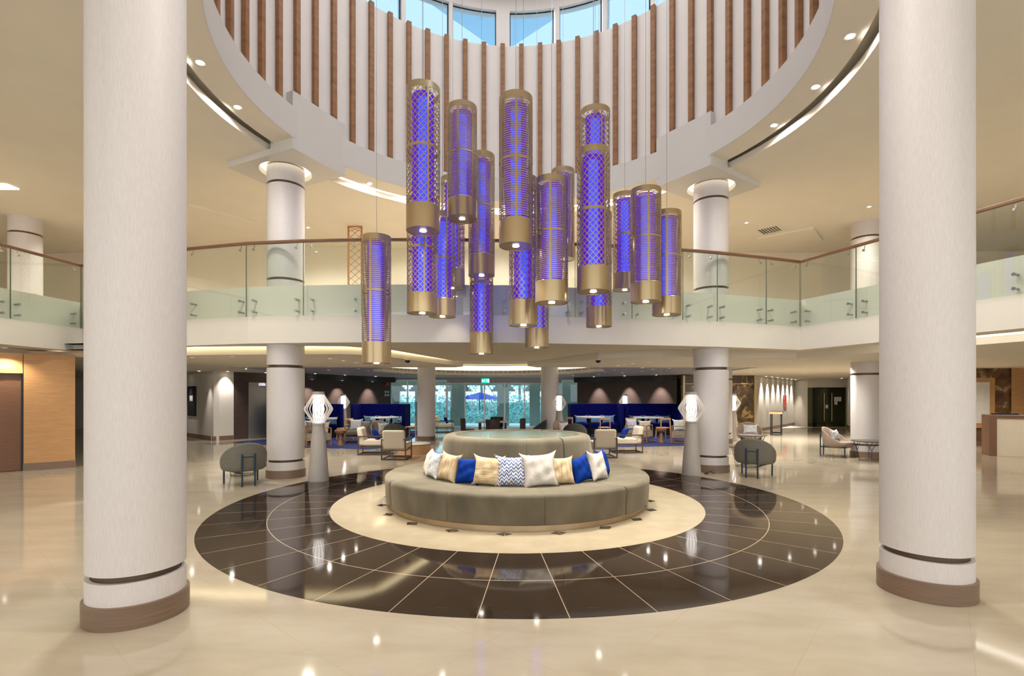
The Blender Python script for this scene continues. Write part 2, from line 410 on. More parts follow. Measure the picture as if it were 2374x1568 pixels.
# big upper ceiling with a round hole
def ceil_hole(cx, cy, R, x0, x1, y0, y1, z0, z1, n=144):
    m = MB(); vs = []
    an = sorted([2*pi*i/n for i in range(n)]+[atan2(yy-cy, xx-cx) % (2*pi) for xx in (x0, x1) for yy in (y0, y1)]); n = len(an)
    for i in range(n):
        a = an[i]; c, s = cos(a), sin(a)
        t = min([((x1-cx)/c if c > 1e-9 else 1e9), ((x0-cx)/c if c < -1e-9 else 1e9), ((y1-cy)/s if s > 1e-9 else 1e9), ((y0-cy)/s if s < -1e-9 else 1e9)])
        for z in (z0, z1): vs += [(cx+R*c, cy+R*s, z), (cx+t*c, cy+t*s, z)]
    fs = []
    for i in range(n):
        j = (i+1) % n; a, b = 4*i, 4*j
        fs += [(a, b, b+1, a+1), (a+2, a+3, b+3, b+2), (a, a+2, b+2, b), (a+1, b+1, b+3, a+3)]
    return m.add(vs, fs)
struct('ceiling_gallery', ceil_hole(CX, CY, 5.18, -24, 26, -9, 28.4, 6.60, 6.73), M['ceil'])
tag(obj('cove_light', MB().lathe([(5.43, 6.75), (5.43, 6.90)], 60, 48, 142, CX, CY), M['ledwhite']), 'curved white strip light in the ring slot at the back of the atrium', 'light')
struct('ceiling_gallery_top', ceil_hole(CX, CY, 5.45, -24, 26, -9, 28.4, 6.95, 7.05), M['ceil'])
# capital blocks over the four columns
COLS = [(-4.816, 10.75, .372), (4.56, 11.57, .378), (-2.945, 3.97, .325), (3.62, 4.42, .328)]
def capital(cx_, cy_, i):
    ang = atan2(cy_-CY, cx_-CX); R = 4.43
    u = Vector((cos(ang), sin(ang))); t = Vector((-u.y, u.x)); c = Vector((CX, CY))
    poly = [c+u*R+t*.69, c+u*6.35+t*.69, c+u*6.35-t*.69, c+u*R-t*.69]
    # ring with a round hole for the column light
    d = hypot(cx_-CX, cy_-CY); cc = c+u*d; n = 40; m = MB(); vs = []; fs = []
    L0, L1 = R-d, 6.35-d
    an = sorted([2*pi*k/n for k in range(n)]+[atan2(yy, xx) % (2*pi) for xx in (L0, L1) for yy in (-.69, .69)]); n = len(an)
    for k in range(n):
        a = an[k]; p, q = cos(a), sin(a)
        tt = min([(L1/p if p > 1e-9 else 1e9), (L0/p if p < -1e-9 else 1e9), (.69/q if q > 1e-9 else 1e9), (-.69/q if q < -1e-9 else 1e9)])
        for z in (6.48, 6.60): vs += [tuple(cc+u*(.52*p)+t*(.52*q))+(z,), tuple(cc+u*(tt*p)+t*(tt*q))+(z,)]
    for k in range(n):
        j = (k+1) % n; a, b = 4*k, 4*j
        fs += [(a, b, b+1, a+1), (a, a+2, b+2, b), (a+1, b+1, b+3, a+3)]
    m.add(vs, fs)
    # the upstand towards the void, above 6.6
    P = [c+u*R+t*.69, c+u*(R+.62)+t*.69, c+u*(R+.62)-t*.69, c+u*R-t*.69]
    m.prism([tuple(p) for p in P], 6.60, 7.59)
    struct('trim_%d' % (3+i), m, M['fascia'])
for i, (x, y, r) in enumerate(COLS): capital(x, y, i)

# ---- gallery slab: fascia, soffit, floor
def lerp(a, b, n): return [(a[0]+(b[0]-a[0])*i/n, a[1]+(b[1]-a[1])*i/n) for i in range(n)]
GP = lerp((-11.75, 1.1), (-10.35, 12.15), 7)+[(-10.35,12.15),(-8.6,11.38),(-6.9,10.76),(-5.42,10.36),(-4.19,10.2),(-3,10.13),(-1.5,10.12),(0,10.2),(1.29,10.42),(2.5,10.6),(3.64,10.83),(4.45,11.02),(5.72,11.43),(6.72,11.78)]+lerp((6.72,11.78),(11.0,0.3),9)[1:]+[(11.0,.3)]
def offset(pts, d):                       # to the left of the walking direction (away from the atrium for d>0)
    out = []
    for i in range(len(pts)):
        a = Vector(pts[max(i-1,0)]); b = Vector(pts[i]); c = Vector(pts[min(i+1,len(pts)-1)])
        n = Vector((0,0))
        for p, q in ((a,b),(b,c)):
            e = q-p
            if e.length > 1e-6: e.normalize(); n += Vector((-e.y, e.x))
        n.normalize(); e = (c-b).normalized() if (c-b).length > 1e-6 else (b-a).normalized()
        k = max(.5, n.dot(Vector((-e.y, e.x)))); out.append(tuple(b+n*d/k))
    return out
ZF, ZG, ZU, ZRAIL = 2.79, 3.344, 3.965, 4.85
def strip(pa, pb, z0, z1):
    n = len(pa); return MB().prism(list(pa)+list(reversed(pb)), z0, z1)
struct('gallery_fascia', strip(GP, offset(GP, .22), ZF, ZG), M['white'])
struct('gallery_upstand', strip(offset(GP, .06), offset(GP, .20), ZG, ZU), M['white'])
struct('gallery_floor', MB().prism(offset(GP, .2)+[(24, .3), (24, 28.4), (-23, 28.4), (-23, 1.1)], 3.62, 3.80), M['floor'])
# soffits of the ground floor
LA = [(-11.9,12.0),(-9.2,11.9),(-6.9,11.05),(-4.3,10.9),(-3.6,11.0),(-2.79,11.9),(-1.75,15.5),(.69,15.5),(2.03,12.5),(3.44,11.6),(4.6,11.7),(6.9,12.2),(7.05,12.35)]
a = offset(GP, .2); i0 = 7; i1 = 21
soff = [p for p in a[i0:i1+1]]
struct('ceiling_soffit', MB().prism(soff+list(reversed(LA)), ZF+.002, 2.93), M['warm'])
RR = a[i1:]; RR2 = offset(GP, .55)[i1:]
struct('ceiling_right_soffit', MB().prism(RR+list(reversed(RR2)), ZF+.001, 2.93), M['warm'])
LL = a[:i0+1]; LL2 = offset(GP, .55)[:i0+1]
struct('ceiling_left_soffit', MB().prism(LL+list(reversed(LL2)), ZF+.001, 2.93), M['warm'])
struct('ceiling_recess', MB().prism(a+[(24, .3), (24, 22.5), (-23, 22.5), (-23, 1.1)], 3.10, 3.2), M['warm'])
left_drop = [(-11.4,12.6),(-9.0,12.2),(-6.9,11.8),(-4.0,11.62),(-3.25,11.9),(-1.6,16.5),(-1.9,16.9),(-9.5,16.9),(-9.5,27.2),(-23,27.2),(-23,4),(-12.6,4)]
right_drop = [(.5,16.2),(2.25,13.1),(3.7,12.4),(7.3,12.95),(8.5,10.4),(11.9,1.2),(24,1.2),(24,32),(12.2,32),(12.2,28),(8.3,28),(8.3,16.9),(.8,16.9)]
struct('ceiling_left', MB().prism(left_drop, 2.68, 3.09), M['ceil'])
struct('ceiling_right', MB().prism(right_drop, 2.68, 3.09), M['ceil'])
HC = (-.87, 17.9); HR = 4.0
arc = [(HC[0]+HR*cos(radians(t)), HC[1]+HR*sin(radians(t))) for t in range(194, -15, -3)]
arc = [p for p in arc if p[1] > 16.86]
struct('ceiling_lounge', MB().prism([(-9.6,16.85)]+arc+[(8.4,16.85),(8.4,28.2),(-9.6,28.2)], 2.72, 2.80), M['greyceil'])
struct('ceiling_rotunda', MB().lathe([(HR, 2.64), (HR+.4, 2.64), (HR+.4, 2.70), (HR+.02, 2.82), (HR, 2.82)], 72, 12, 168, HC[0], HC[1], closed=True, caps=True), M['warm'])
struct('ceiling_rotunda_top', MB().lathe([(.01, 3.08), (HR+.5, 3.08)], 72, -15, 195, HC[0], HC[1]), M['ceil'])
tag(obj('cove_light', MB().lathe([(HR+.22, 2.84), (HR+.22, 3.04)], 60, -12, 192, HC[0], HC[1]), M['led']), 'warm strip light glowing inside the round ceiling recess', 'light')
# strip light in the left slot and white strip beyond the right return
mb = MB(); pl = [(-11.0,12.25),(-9.1,12.1),(-6.9,11.72),(-4.0,11.55),(-3.2,11.85),(-1.68,16.3)]
for p, q in zip(pl, pl[1:]): mb.bar((*p, 2.90), (*q, 2.90), .01, .14)
tag(obj('cove_light', mb, M['led']), 'warm strip light in the angular ceiling slot behind the left gallery edge', 'light')
mb = MB(); ql = offset(GP, .75)[i1:]
for p, q in zip(ql, ql[1:]): mb.bar((*p, 2.84), (*q, 2.84), .02, .12)
tag(obj('cove_light', mb, M['ledwhite']), 'white strip light in the slot under the right gallery return', 'light')

# ---- ground floor walls
def wall(name, p, q, z0, z1, mat, t=.15, base_=None, side=1):
    p, q = Vector(p), Vector(q); d = (q-p).normalized(); n = Vector((-d.y, d.x))*side*t
    struct(name, MB().prism([tuple(p), tuple(q), tuple(q+n), tuple(p+n)], z0, z1), mat)
    if base_:
        m = n.normalized()*.012
        struct('baseboard_'+name[5:], MB().prism([tuple(p-m-d*.01), tuple(q-m+d*.01), tuple(q), tuple(p)], 0, .17), base_)
wall('wall_left_timber', (-11.16,11.53), (-10.5,12.13), 0, 2.69, M['oak'], .2, M['base'])
wall('wall_left_timber_head', (-13.6,9.3), (-11.17,11.52), 2.23, 2.69, M['oak'], .2)
wall('wall_left_lobby', (-13.9,21.5), (-11.46,19.37), 0, 2.70, M['white'], .2, M['base'])
wall('wall_lift_white', (-11.46,19.37), (-11.03,20.0), 0, 2.70, M['white'], .2, M['base'])
wall('wall_lift_timber', (-11.03,20.0), (-9.4,22.0), 0, 2.70, M['darkwood'], .2)
wall('wall_left_dark', (-9.4,22.3), (-6.5,27.0), 0, 2.73, M['darkwood'], .2)
wall('wall_right_dark', (3.5,27.0), (7.67,23.7), 0, 2.73, M['darkwood'], .2)
wall('wall_left_header', (-9.1,22.15), (-6.2,26.85), 2.45, 2.72, M['darkpaint'], .28)
wall('wall_right_header', (3.3,26.85), (7.5,23.5), 2.45, 2.72, M['darkpaint'], .28)
wall('wall_right_marble', (7.85,23.4), (11.3,23.4), 0, 2.70, M['dmarble'], .2)
wall('wall_right_white', (11.35,23.7), (16.6,29.7), 0, 2.70, M['white'], .2, M['base'])
wall('wall_right_return', (16.6,29.7), (16.75,28.1), 0, 2.70, M['white'], .2)
wall('wall_right_door_head', (16.4,28.0), (18.55,28.0), 2.22, 2.70, M['white'], .2)
wall('wall_right_end', (18.55,28.0), (16.1,23.6), 0, 2.70, M['white'], .2, M['base'])
wall('wall_far_right', (15.2,17.5), (24,17.2), 0, 2.70, M['bmarble'], .2, M['base'])
wall('wall_far_right_oak', (17.2,17.36), (24,17.1), 0.02, 2.69, M['oak'], .03)
wall('wall_back_low_left', (-30,27.3), (-11.9,27.3), 0, 6.6, M['white'], .2)
wall('wall_back_low_right', (20.4,27.3), (30,27.3), 0, 6.6, M['white'], .2)
wall('wall_upper_back', (-23,28.2), (24,28.2), 2.9, 6.6, M['white'], .2)
wall('wall_left', (-23,-9), (-23,34), 0, 7, M['white'], .2)
wall('wall_right', (24,34), (24,-9), 0, 7, M['white'], .2)
wall('wall_gallery_back', (-8.3,16.4), (7.0,17.2), 3.8, 6.62, M['warm'], .2)
wall('wall_gallery_left', (-17.5,17.5), (-8.3,16.4), 3.8, 6.62, M['warm'], .2)
wall('wall_gallery_side', (-17.2,2), (-17.5,17.5), 3.8, 6.62, M['warm'], .2)
wall('wall_gallery_right', (7.0,17.2), (17.5,17.0), 3.8, 6.62, M['warm'], .2)
wall('wall_gallery_right_side', (17.5,17.0), (19.5,1), 3.8, 6.62, M['warm'], .2)

# ================================================================== COLUMNS
def column(name_label, x, y, r, upper=True, z_top=6.6, ring=True, z_low=0, tall=False):
    t = thing('column', name_label, 'column', (x, y, z_low), 0, 'round laminate columns')
    sh = MB(); seg = []
    ends = [(.17, .335), (.385, 2.30), (2.36, ZF+.7 if not upper else 4.12)] if z_low == 0 else []
    if upper and z_low == 0: ends[-1] = (2.36, 4.12)
    if tall: ends = [(.17, .335), (.385, 6.13)]
    if upper and tall: ends += [(6.18, z_top)]
    elif upper: ends += [(4.17-z_low, 6.13-z_low), (6.18-z_low, z_top-z_low)]
    for a, b in ends: sh.lathe([(r-.035, a), (r, a), (r, b), (r-.035, b)], 56)
    obj('shaft', sh, M['column'], t, smooth=True)
    g = MB()
    if z_low == 0: g.lathe([(r-.04, .30), (r-.04, .42)], 56)
    if z_low == 0 and not tall: g.lathe([(r-.04, 2.26), (r-.04, 2.40)], 56)
    if upper and tall: g.lathe([(r-.04, 6.1), (r-.04, 6.22)], 56)
    elif upper: g.lathe([(r-.04, 4.08-z_low), (r-.04, 4.21-z_low)], 56).lathe([(r-.04, 6.1-z_low), (r-.04, 6.22-z_low)], 56)
    obj('groove', g, M['bronze_groove'], t, smooth=True)
    if z_low == 0: obj('base', MB().lathe([(r, 0), (r+.022, 0), (r+.022, .165), (r, .17)], 56), M['base'], t, smooth=True)
    if ring and upper: obj('light_ring', MB().lathe([(r+.005, z_top+.05-z_low), (.50, z_top+.05-z_low)], 40), M['ring_glow'], t)
    return t
M['ring_glow'] = emit('column_head_glow', (1, .90, .70, 1), 1.6)
column('round pale laminate column at left behind the tapered floor lamp', COLS[0][0], COLS[0][1], COLS[0][2], z_top=6.52)
column('round pale laminate column at right beside the tapered floor lamp', COLS[1][0], COLS[1][1], COLS[1][2], z_top=6.52)
column('huge foreground column on the left with brown skirting', COLS[2][0], COLS[2][1], COLS[2][2], z_top=6.52, tall=True)
column('huge foreground column on the right with brown skirting', COLS[3][0], COLS[3][1], COLS[3][2], z_top=6.52, tall=True)
column('column half hidden by the left foreground column, beside the timber wall', -10.25, 12.75, .37)
column('column half hidden by the right foreground column, behind the wire coffee table', 10.0, 14.25, .37)
column('narrow strip of column behind the right middle column, near the dark marble', 7.72, 18.6, .37, upper=False)
column('column on the upper floor at far left behind the balustrade', -13.4, 13.9, .36, z_low=3.8)
for x, y, lb in ((-3.35, 19.75, 'plain fabric wrapped column left of the garden doors'), (1.52, 20.4, 'plain fabric wrapped column right of the garden doors')):
    t = thing('column', lb, 'column', (x, y, 0), 0)
    obj('shaft', MB().lathe([(.35, .16), (.35, 2.9)], 56), M['column2'] if 'column2' in M else M['column'], t, smooth=True)
    obj('base', MB().lathe([(.36, 0), (.365, 0), (.365, .165), (.34, .17)], 56), M['base'], t, smooth=True)

# ================================================================== FINS OF THE DRUM
fin0 = None
for k in range(60):
    a = 90-2.0-6*k
    x, y = pol(RD-.045, a)
    if y < 6.2: continue
    if fin0 is None:
        fin0 = tag(obj('wooden_fin', MB().box(-.055, .055, -.045, .04, 7.27, ZS+.01), M['fin'], bevel=.004), 'upright walnut fin on the white drum wall', 'fin', 'walnut fins round the drum wall')
        f = fin0
    else:
        f = fin0.copy(); COL.objects.link(f)
    f.location = (x, y, 0); f.rotation_euler = (0, 0, radians(a-90))

# ================================================================== RING DOWNLIGHTS
def mk_spot(name, r=.055):
    t = MB().lathe([(r*.78, -.004), (r*1.1, -.012), (r*1.18, 0), (r*.78, .0)], 20, closed=True)
    o = obj(name, t, M['trimw']); l = obj('lens', MB().lathe([(.001, -.003), (r*.78, -.003)], 16), M['spotlens'], o)
    return o, l
d0, l0 = mk_spot('downlight', .06)
first = True
for k in range(26):
    a = 10.4+13.85*k
    if any(abs(((a-c_+180) % 360)-180) < 12.5 for c_ in (154.3, 35.4, 235.6, 311.7)): continue
    if 355 < a % 360 or 0: pass
    x, y = pol(4.8, a)
    if first: o, l = d0, l0; first = False
    else:
        o = d0.copy(); COL.objects.link(o); l = l0.copy(); COL.objects.link(l); l.parent = o
    o.location = (x, y, 6.687); tag(o, 'recessed downlight in the soffit ring above the atrium', 'downlight', 'downlights of the soffit ring')
    rx, ry = cos(radians(a)), sin(radians(a))
    light('downlight_lamp', 'SPOT', (x, y, 6.66), 155, (1, .95, .87), .04, 160, .7, (rx*.55, ry*.55, -1))

# ================================================================== PENDANTS
PR = .23
def pend_meshes(kind):
    P = {}
    c = MB().lathe([(PR-.012, .0), (PR, .0), (PR, .165), (PR-.004, .17), (.02, .17), (.02, .02), (PR-.012, .02)], 40, closed=True)
    P['bottom_cap'] = (c, 'gold')
    P['bottom_disc'] = (MB().lathe([(.04, .004), (PR-.008, .004)], 40), 'gold')
    P['downlight_lens'] = (MB().lathe([(.001, .003), (.038, .003), (.045, .0)], 20), 'spotlens')
    P['top_rim'] = (MB().lathe([(PR-.006, .955), (PR, .955), (PR, 1.0), (PR-.006, 1.0)], 40, closed=True), 'gold')
    P['middle_band'] = (MB().lathe([(PR-.004, .555), (PR+.002, .555), (PR+.002, .575), (PR-.004, .575)], 40, closed=True), 'gold')
    if kind == 'lattice':
        m = MB(); n = 18; zs, ze = .165, .96; turns = (ze-zs)*1.85/.082/n*2*pi   # radians over the height
        seg = 40; hw = .0042
        for s in (1, -1):
            for k in range(n):
                vs = []; fs = []
                for i in range(seg+1):
                    z = zs+(ze-zs)*i/seg; a = 2*pi*k/n+s*turns*i/seg+.1
                    for rr, dz in ((PR-.004, -hw), (PR-.0005, -hw), (PR-.0005, hw), (PR-.004, hw)):
                        vs.append((rr*cos(a), rr*sin(a), z+dz))
                for i in range(seg):
                    for q in range(4): fs.append((4*i+q, 4*i+4+q, 4*i+4+(q+1)%4, 4*i+(q+1)%4))
                m.add(vs, fs)
        for k in range(4):
            a = 20+90*k; m.lathe([(PR-.003, .16), (PR+.001, .16), (PR+.001, .96), (PR-.003, .96)], 2, a-3.2, a+3.2, closed=True, caps=True)
        P['lattice_cage'] = (m, 'gold')
    else:
        m = MB(); n = 52
        for i in range(n):
            z = .175+(.955-.175)*(i+.5)/n
            m.lathe([(PR-.004, z-.0040), (PR, z-.0040), (PR, z+.0040), (PR-.004, z+.0040)], 32, closed=True)
        for k in range(6):
            a = 15+60*k; m.lathe([(PR-.003, .16), (PR+.0015, .16), (PR+.0015, .96), (PR-.003, .96)], 2, a-4.2, a+4.2, closed=True, caps=True)
        P['slatted_cage'] = (m, 'gold')
    P['violet_tube'] = (MB().lathe([(.001, .95), (.148, .95), (.148, .165)], 32), 'acrylic')
    P['blue_lamp_tube'] = (MB().lathe([(.001, .93), (.07, .93), (.07, .17)], 16), 'bluecore')
    return P
PM = {}
for kd in ('lattice', 'slat'):
    PM[kd] = {k: (v[0], v[1]) for k, v in pend_meshes(kd).items()}
protos = {}
PEND = [
 (942,1020,182,549,'lattice','topmost lattice pendant at the left with a bright star of light below'),
 (1037,1106,230,520,'slat','slatted pendant second from the left in the top row'),
 (1157,1235,206,583,'slat','tall slatted pendant hanging in the middle of the cluster'),
 (1086,1147,347,647,'slat','slatted pendant glowing brightest blue, below and right of the second top one'),
 (1022,1077.5,403,675,'lattice','lattice pendant mostly hidden behind the two upper left ones'),
 (840,906,539,845,'slat','slatted pendant hanging alone at the far left'),
 (944,1014,450,733,'lattice','lattice pendant directly beneath the topmost left one'),
 (994.5,1057,488,740,'lattice','lattice pendant with its cap overlapped by its left neighbour'),
 (1089,1143.5,525,823,'lattice','lowest lattice pendant left of centre'),
 (1180,1247,402,760,'lattice','lattice pendant below the tall central slatted one'),
 (1217,1272,545,809,'lattice','small lattice pendant hanging lowest right of centre'),
 (1241,1317,401,710,'slat','wide dark topped slatted pendant right of centre'),
 (1278,1332,384,609,'slat','slatted pendant mostly hidden behind the wide dark topped one'),
 (1345,1414,239,562,'lattice','topmost lattice pendant at the right'),
 (1337.5,1413.5,332,685,'lattice','large lattice pendant overlapping the topmost right one'),
 (1359,1418,484,762,'lattice','lowest lattice pendant at the right with dark cap'),
 (1421,1476,441,679,'lattice','lattice pendant half hidden by the slatted pair at the right'),
 (1462,1532,427,707,'slat','slatted pendant left of the rightmost one'),
 (1513,1578.5,482,736,'slat','slatted pendant furthest to the right of the cluster'),
]
for (x0, x1, yt, yb, kd, lb) in PEND:
    Y = 2*PR*FOC/(x1-x0); X = at((x0+x1)/2, Y)
    zt = zz(yt, Y-PR); zb = zz(yb, Y+PR); H = zt-zb
    if kd not in protos:
        t = thing('pendant_lamp', lb, 'pendant lamp', (X, Y, zb), 0, 'pendant lamps of the central cluster'); t.scale = (1, 1, H)
        cap_ = None
        for nm, (m, mt) in PM[kd].items():
            q = obj(nm, m, M[mt], cap_ if nm in ('bottom_disc', 'downlight_lens') else t, smooth=True)
            if nm == 'bottom_cap': cap_ = q
        protos[kd] = t; r = t
    else:
        r = dup(protos[kd], (X, Y, zb), 0, lb, scale=(1, 1, H))
        for ch in list(r.children):
            if ch.name.startswith('suspension_cable'): bpy.data.objects.remove(ch)
    r.rotation_euler = (0, 0, radians((x0*7.3) % 24-6))
    cb = MB().tube([(0, 0, .96), (0, 0, (ZR-zb)/H)], .0035, 5)
    for k in range(3):
        a = 2*pi*k/3; cb.tube([(PR*.98*cos(a), PR*.98*sin(a), .97), (0, 0, .97+.12/H)], .002, 4, cap=False)
    obj('suspension_cable', cb, M['steel'], r)
    light('pendant_spot', 'SPOT', (X, Y, zb-.02), 110 if Y < 9.3 else 25, (1, .94, .84), .04, 80, .6)

# ================================================================== ROUND SOFA
def rr(prof_pts, rad, seg=4):       # rounded closed profile
    out = []; n = len(prof_pts)
    for i in range(n):
        p0, p1, p2 = Vector(prof_pts[i-1]), Vector(prof_pts[i]), Vector(prof_pts[(i+1) % n]); r_ = rad[i]
        if r_ <= 0: out.append(tuple(p1)); continue
        a = p1+(p0-p1).normalized()*r_; b = p1+(p2-p1).normalized()*r_
        for k in range(seg+1):
            t = k/seg; q = (a*(1-t)**2)+(p1*2*t*(1-t))+(b*t*t); out.append(tuple(q))
    return out
sofa = thing('round_sofa', 'large round taupe velvet sofa with raised centre on the pale marble ring', 'sofa', (CX, CY, 0), 0)
obj('plinth', MB().lathe([(1.2, 0.003), (2.06, 0.003), (2.06, .10), (1.2, .10)], 120, closed=True), M['plinth'], sofa, smooth=True)
seat = rr([(1.22, .085), (2.115, .085), (2.135, .475), (1.22, .455)], [0, .02, .07, 0], 5)
def mod(name, prof, a0, a1, gap=.35, seams=()):
    m = MB(); cuts = [a0+gap]+list(seams)+[a1-gap]
    for i in range(len(cuts)-1):
        b0 = cuts[i]+(.0 if i == 0 else .0); b1 = cuts[i+1]
        n = max(6, int((b1-b0)/3)); ks = [b0, b0+.18, b0+.6]+[b0+.6+(b1-b0-1.2)*k/n for k in range(1, n)]+[b1-.6, b1-.18, b1]
        vs = []; fs = []; cr = sum(p[0] for p in prof)/len(prof); cz = sum(p[1] for p in prof)/len(prof); K = len(prof)
        for j, a in enumerate(ks):
            e = {0: .985, 1: .994, len(ks)-1: .985, len(ks)-2: .994}.get(j, 1.0)
            for r_, z_ in prof:
                rad_ = 1.22+(r_-1.22)*e if r_ > 1.3 or True else r_
                zq = .085+(z_-.085)*(e if z_ > .3 else 1)
                vs.append((rad_*cos(radians(a)), rad_*sin(radians(a)), zq))
        for j in range(len(ks)-1):
            for q in range(K): fs.append((j*K+q, (j+1)*K+q, (j+1)*K+(q+1) % K, j*K+(q+1) % K))
        fs += [tuple(range(K))[::-1], tuple(range((len(ks)-1)*K, len(ks)*K))]
        m.add(vs, fs)
    return obj(name, m, M['velvet'], sofa, smooth=True)
mod('seat_module', seat, 209.6, 314, .12, (244.5, 279))
mod('seat_module', seat, 314, 418, .45, (349, 384))
mod('seat_module', seat, 58, 209.6, .12, (96, 134, 172))
back = rr([(.95, .45), (1.27, .45), (1.205, 1.09), (1.02, 1.09)], [0, 0, .10, .03], 6)
def modb(a0, a1, gap, seams=()):
    m = MB(); cuts = [a0+gap]+list(seams)+[a1-gap]
    for i in range(len(cuts)-1):
        m.lathe(back, max(6, int((cuts[i+1]-cuts[i])/3)), cuts[i]+.1, cuts[i+1]-.1, closed=True, caps=True)
    return obj('back_module', m, M['velvet'], sofa, smooth=True)
modb(-56.5, 63, .8, (5,)); modb(63, 183, .3, (123,)); modb(183, 303.5, .3, (223, 276))
obj('marble_top', MB().lathe([(.001, 1.075), (1.02, 1.075), (1.02, 1.0)], 90), M['gmarble'], sofa, smooth=True)

# cushions
def cushion_mb(w=.43, h=.43, t=.15, n=16, seed=1, ear=.035):
    rn = random.Random(seed); m = MB(); N = n+1; vs = []; fs = []
    ph = [rn.uniform(0, 6.28) for _ in range(8)]
    for s in (1, -1):
        for i in range(N):
            for j in range(N):
                u = -1+2*i/n; v = -1+2*j/n
                pin = 1-.09*(1-abs(v)**2.2)*(abs(u)**3) if 1 else 1
                x = u*w/2*(1-.08*(1-v*v)*abs(u)); z = v*h/2*(1-.08*(1-u*u)*abs(v))
                ee = (abs(u)*abs(v))**6*ear; x += ee*(1 if u > 0 else -1); z += ee*(1 if v > 0 else -1)
                b = max(0, (1-u**4))*max(0, (1-v**4)); y = t/2*(b**.55)
                y += .005*b*(sin(9*u+ph[0]+3*v)+sin(7*v+ph[1]-4*u)) + .004*b*sin(16*u*v+ph[2])
                vs.append((x, s*y, z))
    for s in range(2):
        o = s*N*N
        for i in range(n):
            for j in range(n):
                a = o+i*N+j; f = (a, a+N, a+N+1, a+1); fs.append(f if s else f[::-1])
    return m.add(vs, fs)
def cushion(mat, label, loc, rz, tilt=0, w=.43, h=.43, t=.15, seed=1, roll=0, group='scatter cushions round the sofa back', name='cushion', cat='cushion'):
    o = obj(name, cushion_mb(w, h, t, seed=seed), M[mat], smooth=True)
    bm = bmesh.new(); bm.from_mesh(o.data); bmesh.ops.remove_doubles(bm, verts=bm.verts, dist=.0008); bmesh.ops.recalc_face_normals(bm, faces=bm.faces); bm.to_mesh(o.data); bm.free()
    o.location = loc; o.rotation_euler = (radians(tilt), radians(roll), radians(rz))
    return tag(o, label, cat, group)
CU = [  # angle from the front, material, width, label
 (-78,'cream',.40,0,'patterned white cushion at the left end of the row, seen edge on'),
 (-62,'leaf',.40,0,'white cushion with dark leaf speckles leaning at the left of the row'),
 (-46,'stripev',.42,3,'sand striped cushion between the leaf speckled one and the blue one'),
 (-30.5,'blue',.38,-3,'royal blue cushion left of the sofa front'),
 (-17.5,'stripe',.42,2,'sand and yellow cushion with horizontal streaks'),
 (-3.5,'zigzag',.43,0,'blue and white zigzag cushion in the middle'),
 (12.0,'cushwhite',.47,-3,'plain off-white cushion with pointed corners at the front'),
 (26,'stripev',.40,2,'sand striped cushion right of the off-white one'),
 (41,'blue',.38,-9,'royal blue cushion tilted at the right of the row'),
 (54,'cushwhite',.43,4,'off-white cushion leaning behind the tilted blue one'),
 (69,'blue',.42,0,'royal blue cushion at the right end, seen edge on'),
]
M['cushwhite'] = plain('off_white_linen', lin(206,198,188), .9, var=.06, scale=40, bump=.15)
for k, (a, mt, wd, roll, lb) in enumerate(CU):
    R = 1.40+(.05 if mt in ('cushwhite',) else 0)+(.03 if abs(a) > 50 else 0)
    x, y = CX+R*sin(radians(a)), CY-R*cos(radians(a))
    cushion(mt, lb, (x, y, .462+wd*.47), a, -16, wd, wd*.96, .14, k+3, roll)

# ================================================================== FLOOR LAMPS
M['lamprib'] = plain('lit_rib', lin(226,220,212), .5, var=.02)  # paler than the lamp grey: the tube's light put into the rib colour
def lamp_proto(label):
    t = thing('floor_lamp', label, 'floor lamp', (0, 0, 0), 0, 'tapered floor lamps with ribbed shades')
    obj('base', MB().lathe([(.001, .002), (.20, .002), (.203, .03), (.185, .25), (.135, .9), (.112, 1.10), (.112, 1.14), (.10, 1.15), (.001, 1.15)], 48), M['lamp'], t, smooth=True)
    obj('neck_collar', MB().lathe([(.113, 1.12), (.118, 1.125), (.118, 1.165), (.105, 1.165)], 40), M['lamp'], t, smooth=True)
    obj('shade_cap', MB().lathe([(.001, 1.80), (.105, 1.80), (.112, 1.795), (.112, 1.745), (.10, 1.74), (.001, 1.74)], 40), M['lamp'], t, smooth=True)
    ribs = MB()
    for k in range(24):
        a = 2*pi*k/24; prof = [(.105, 1.15), (.165, 1.25), (.235, 1.36), (.272, 1.425), (.278, 1.45), (.272, 1.475), (.235, 1.54), (.165, 1.65), (.105, 1.755)]
        vs = []; fs = []
        for r_, z in prof:
            for rr_, tt in ((r_-.016, -.005), (r_+.002, -.005), (r_+.002, .005), (r_-.016, .005)):
                vs.append((rr_*cos(a)-tt*sin(a), rr_*sin(a)+tt*cos(a), z))
        for i in range(len(prof)-1):
            for q in range(4): fs.append((4*i+q, 4*i+4+q, 4*i+4+(q+1)%4, 4*i+(q+1)%4))
        ribs.add(vs, fs)
    obj('ribbed_shade', ribs, M['lamprib'], t)
    obj('light_tube', MB().lathe([(.001, 1.16), (.098, 1.16), (.112, 1.45), (.098, 1.74), (.001, 1.74)], 32), M['lampshine'], t, smooth=True)
    return t
lp0 = lamp_proto('tapered grey floor lamp left of the sofa on the brown marble edge')
lp0.location = (-3.91, 10.2, 0)
for x, y, lb in ((3.90, 10.97, 'tapered grey floor lamp right of the sofa in front of the right middle column'),
                 (1.80, 19.3, 'distant floor lamp standing against the plain column right of the garden doors'),
                 (-7.60, 22.75, 'lamp shade glowing above the blue banquette on the left'),
                 (5.35, 23.9, 'lamp shade glowing above the blue banquettes on the right'),
                 (8.50, 19.4, 'lamp shade peeking out from behind the narrow column near the dark marble')):
    dup(lp0, (x, y, 0), 0, lb)

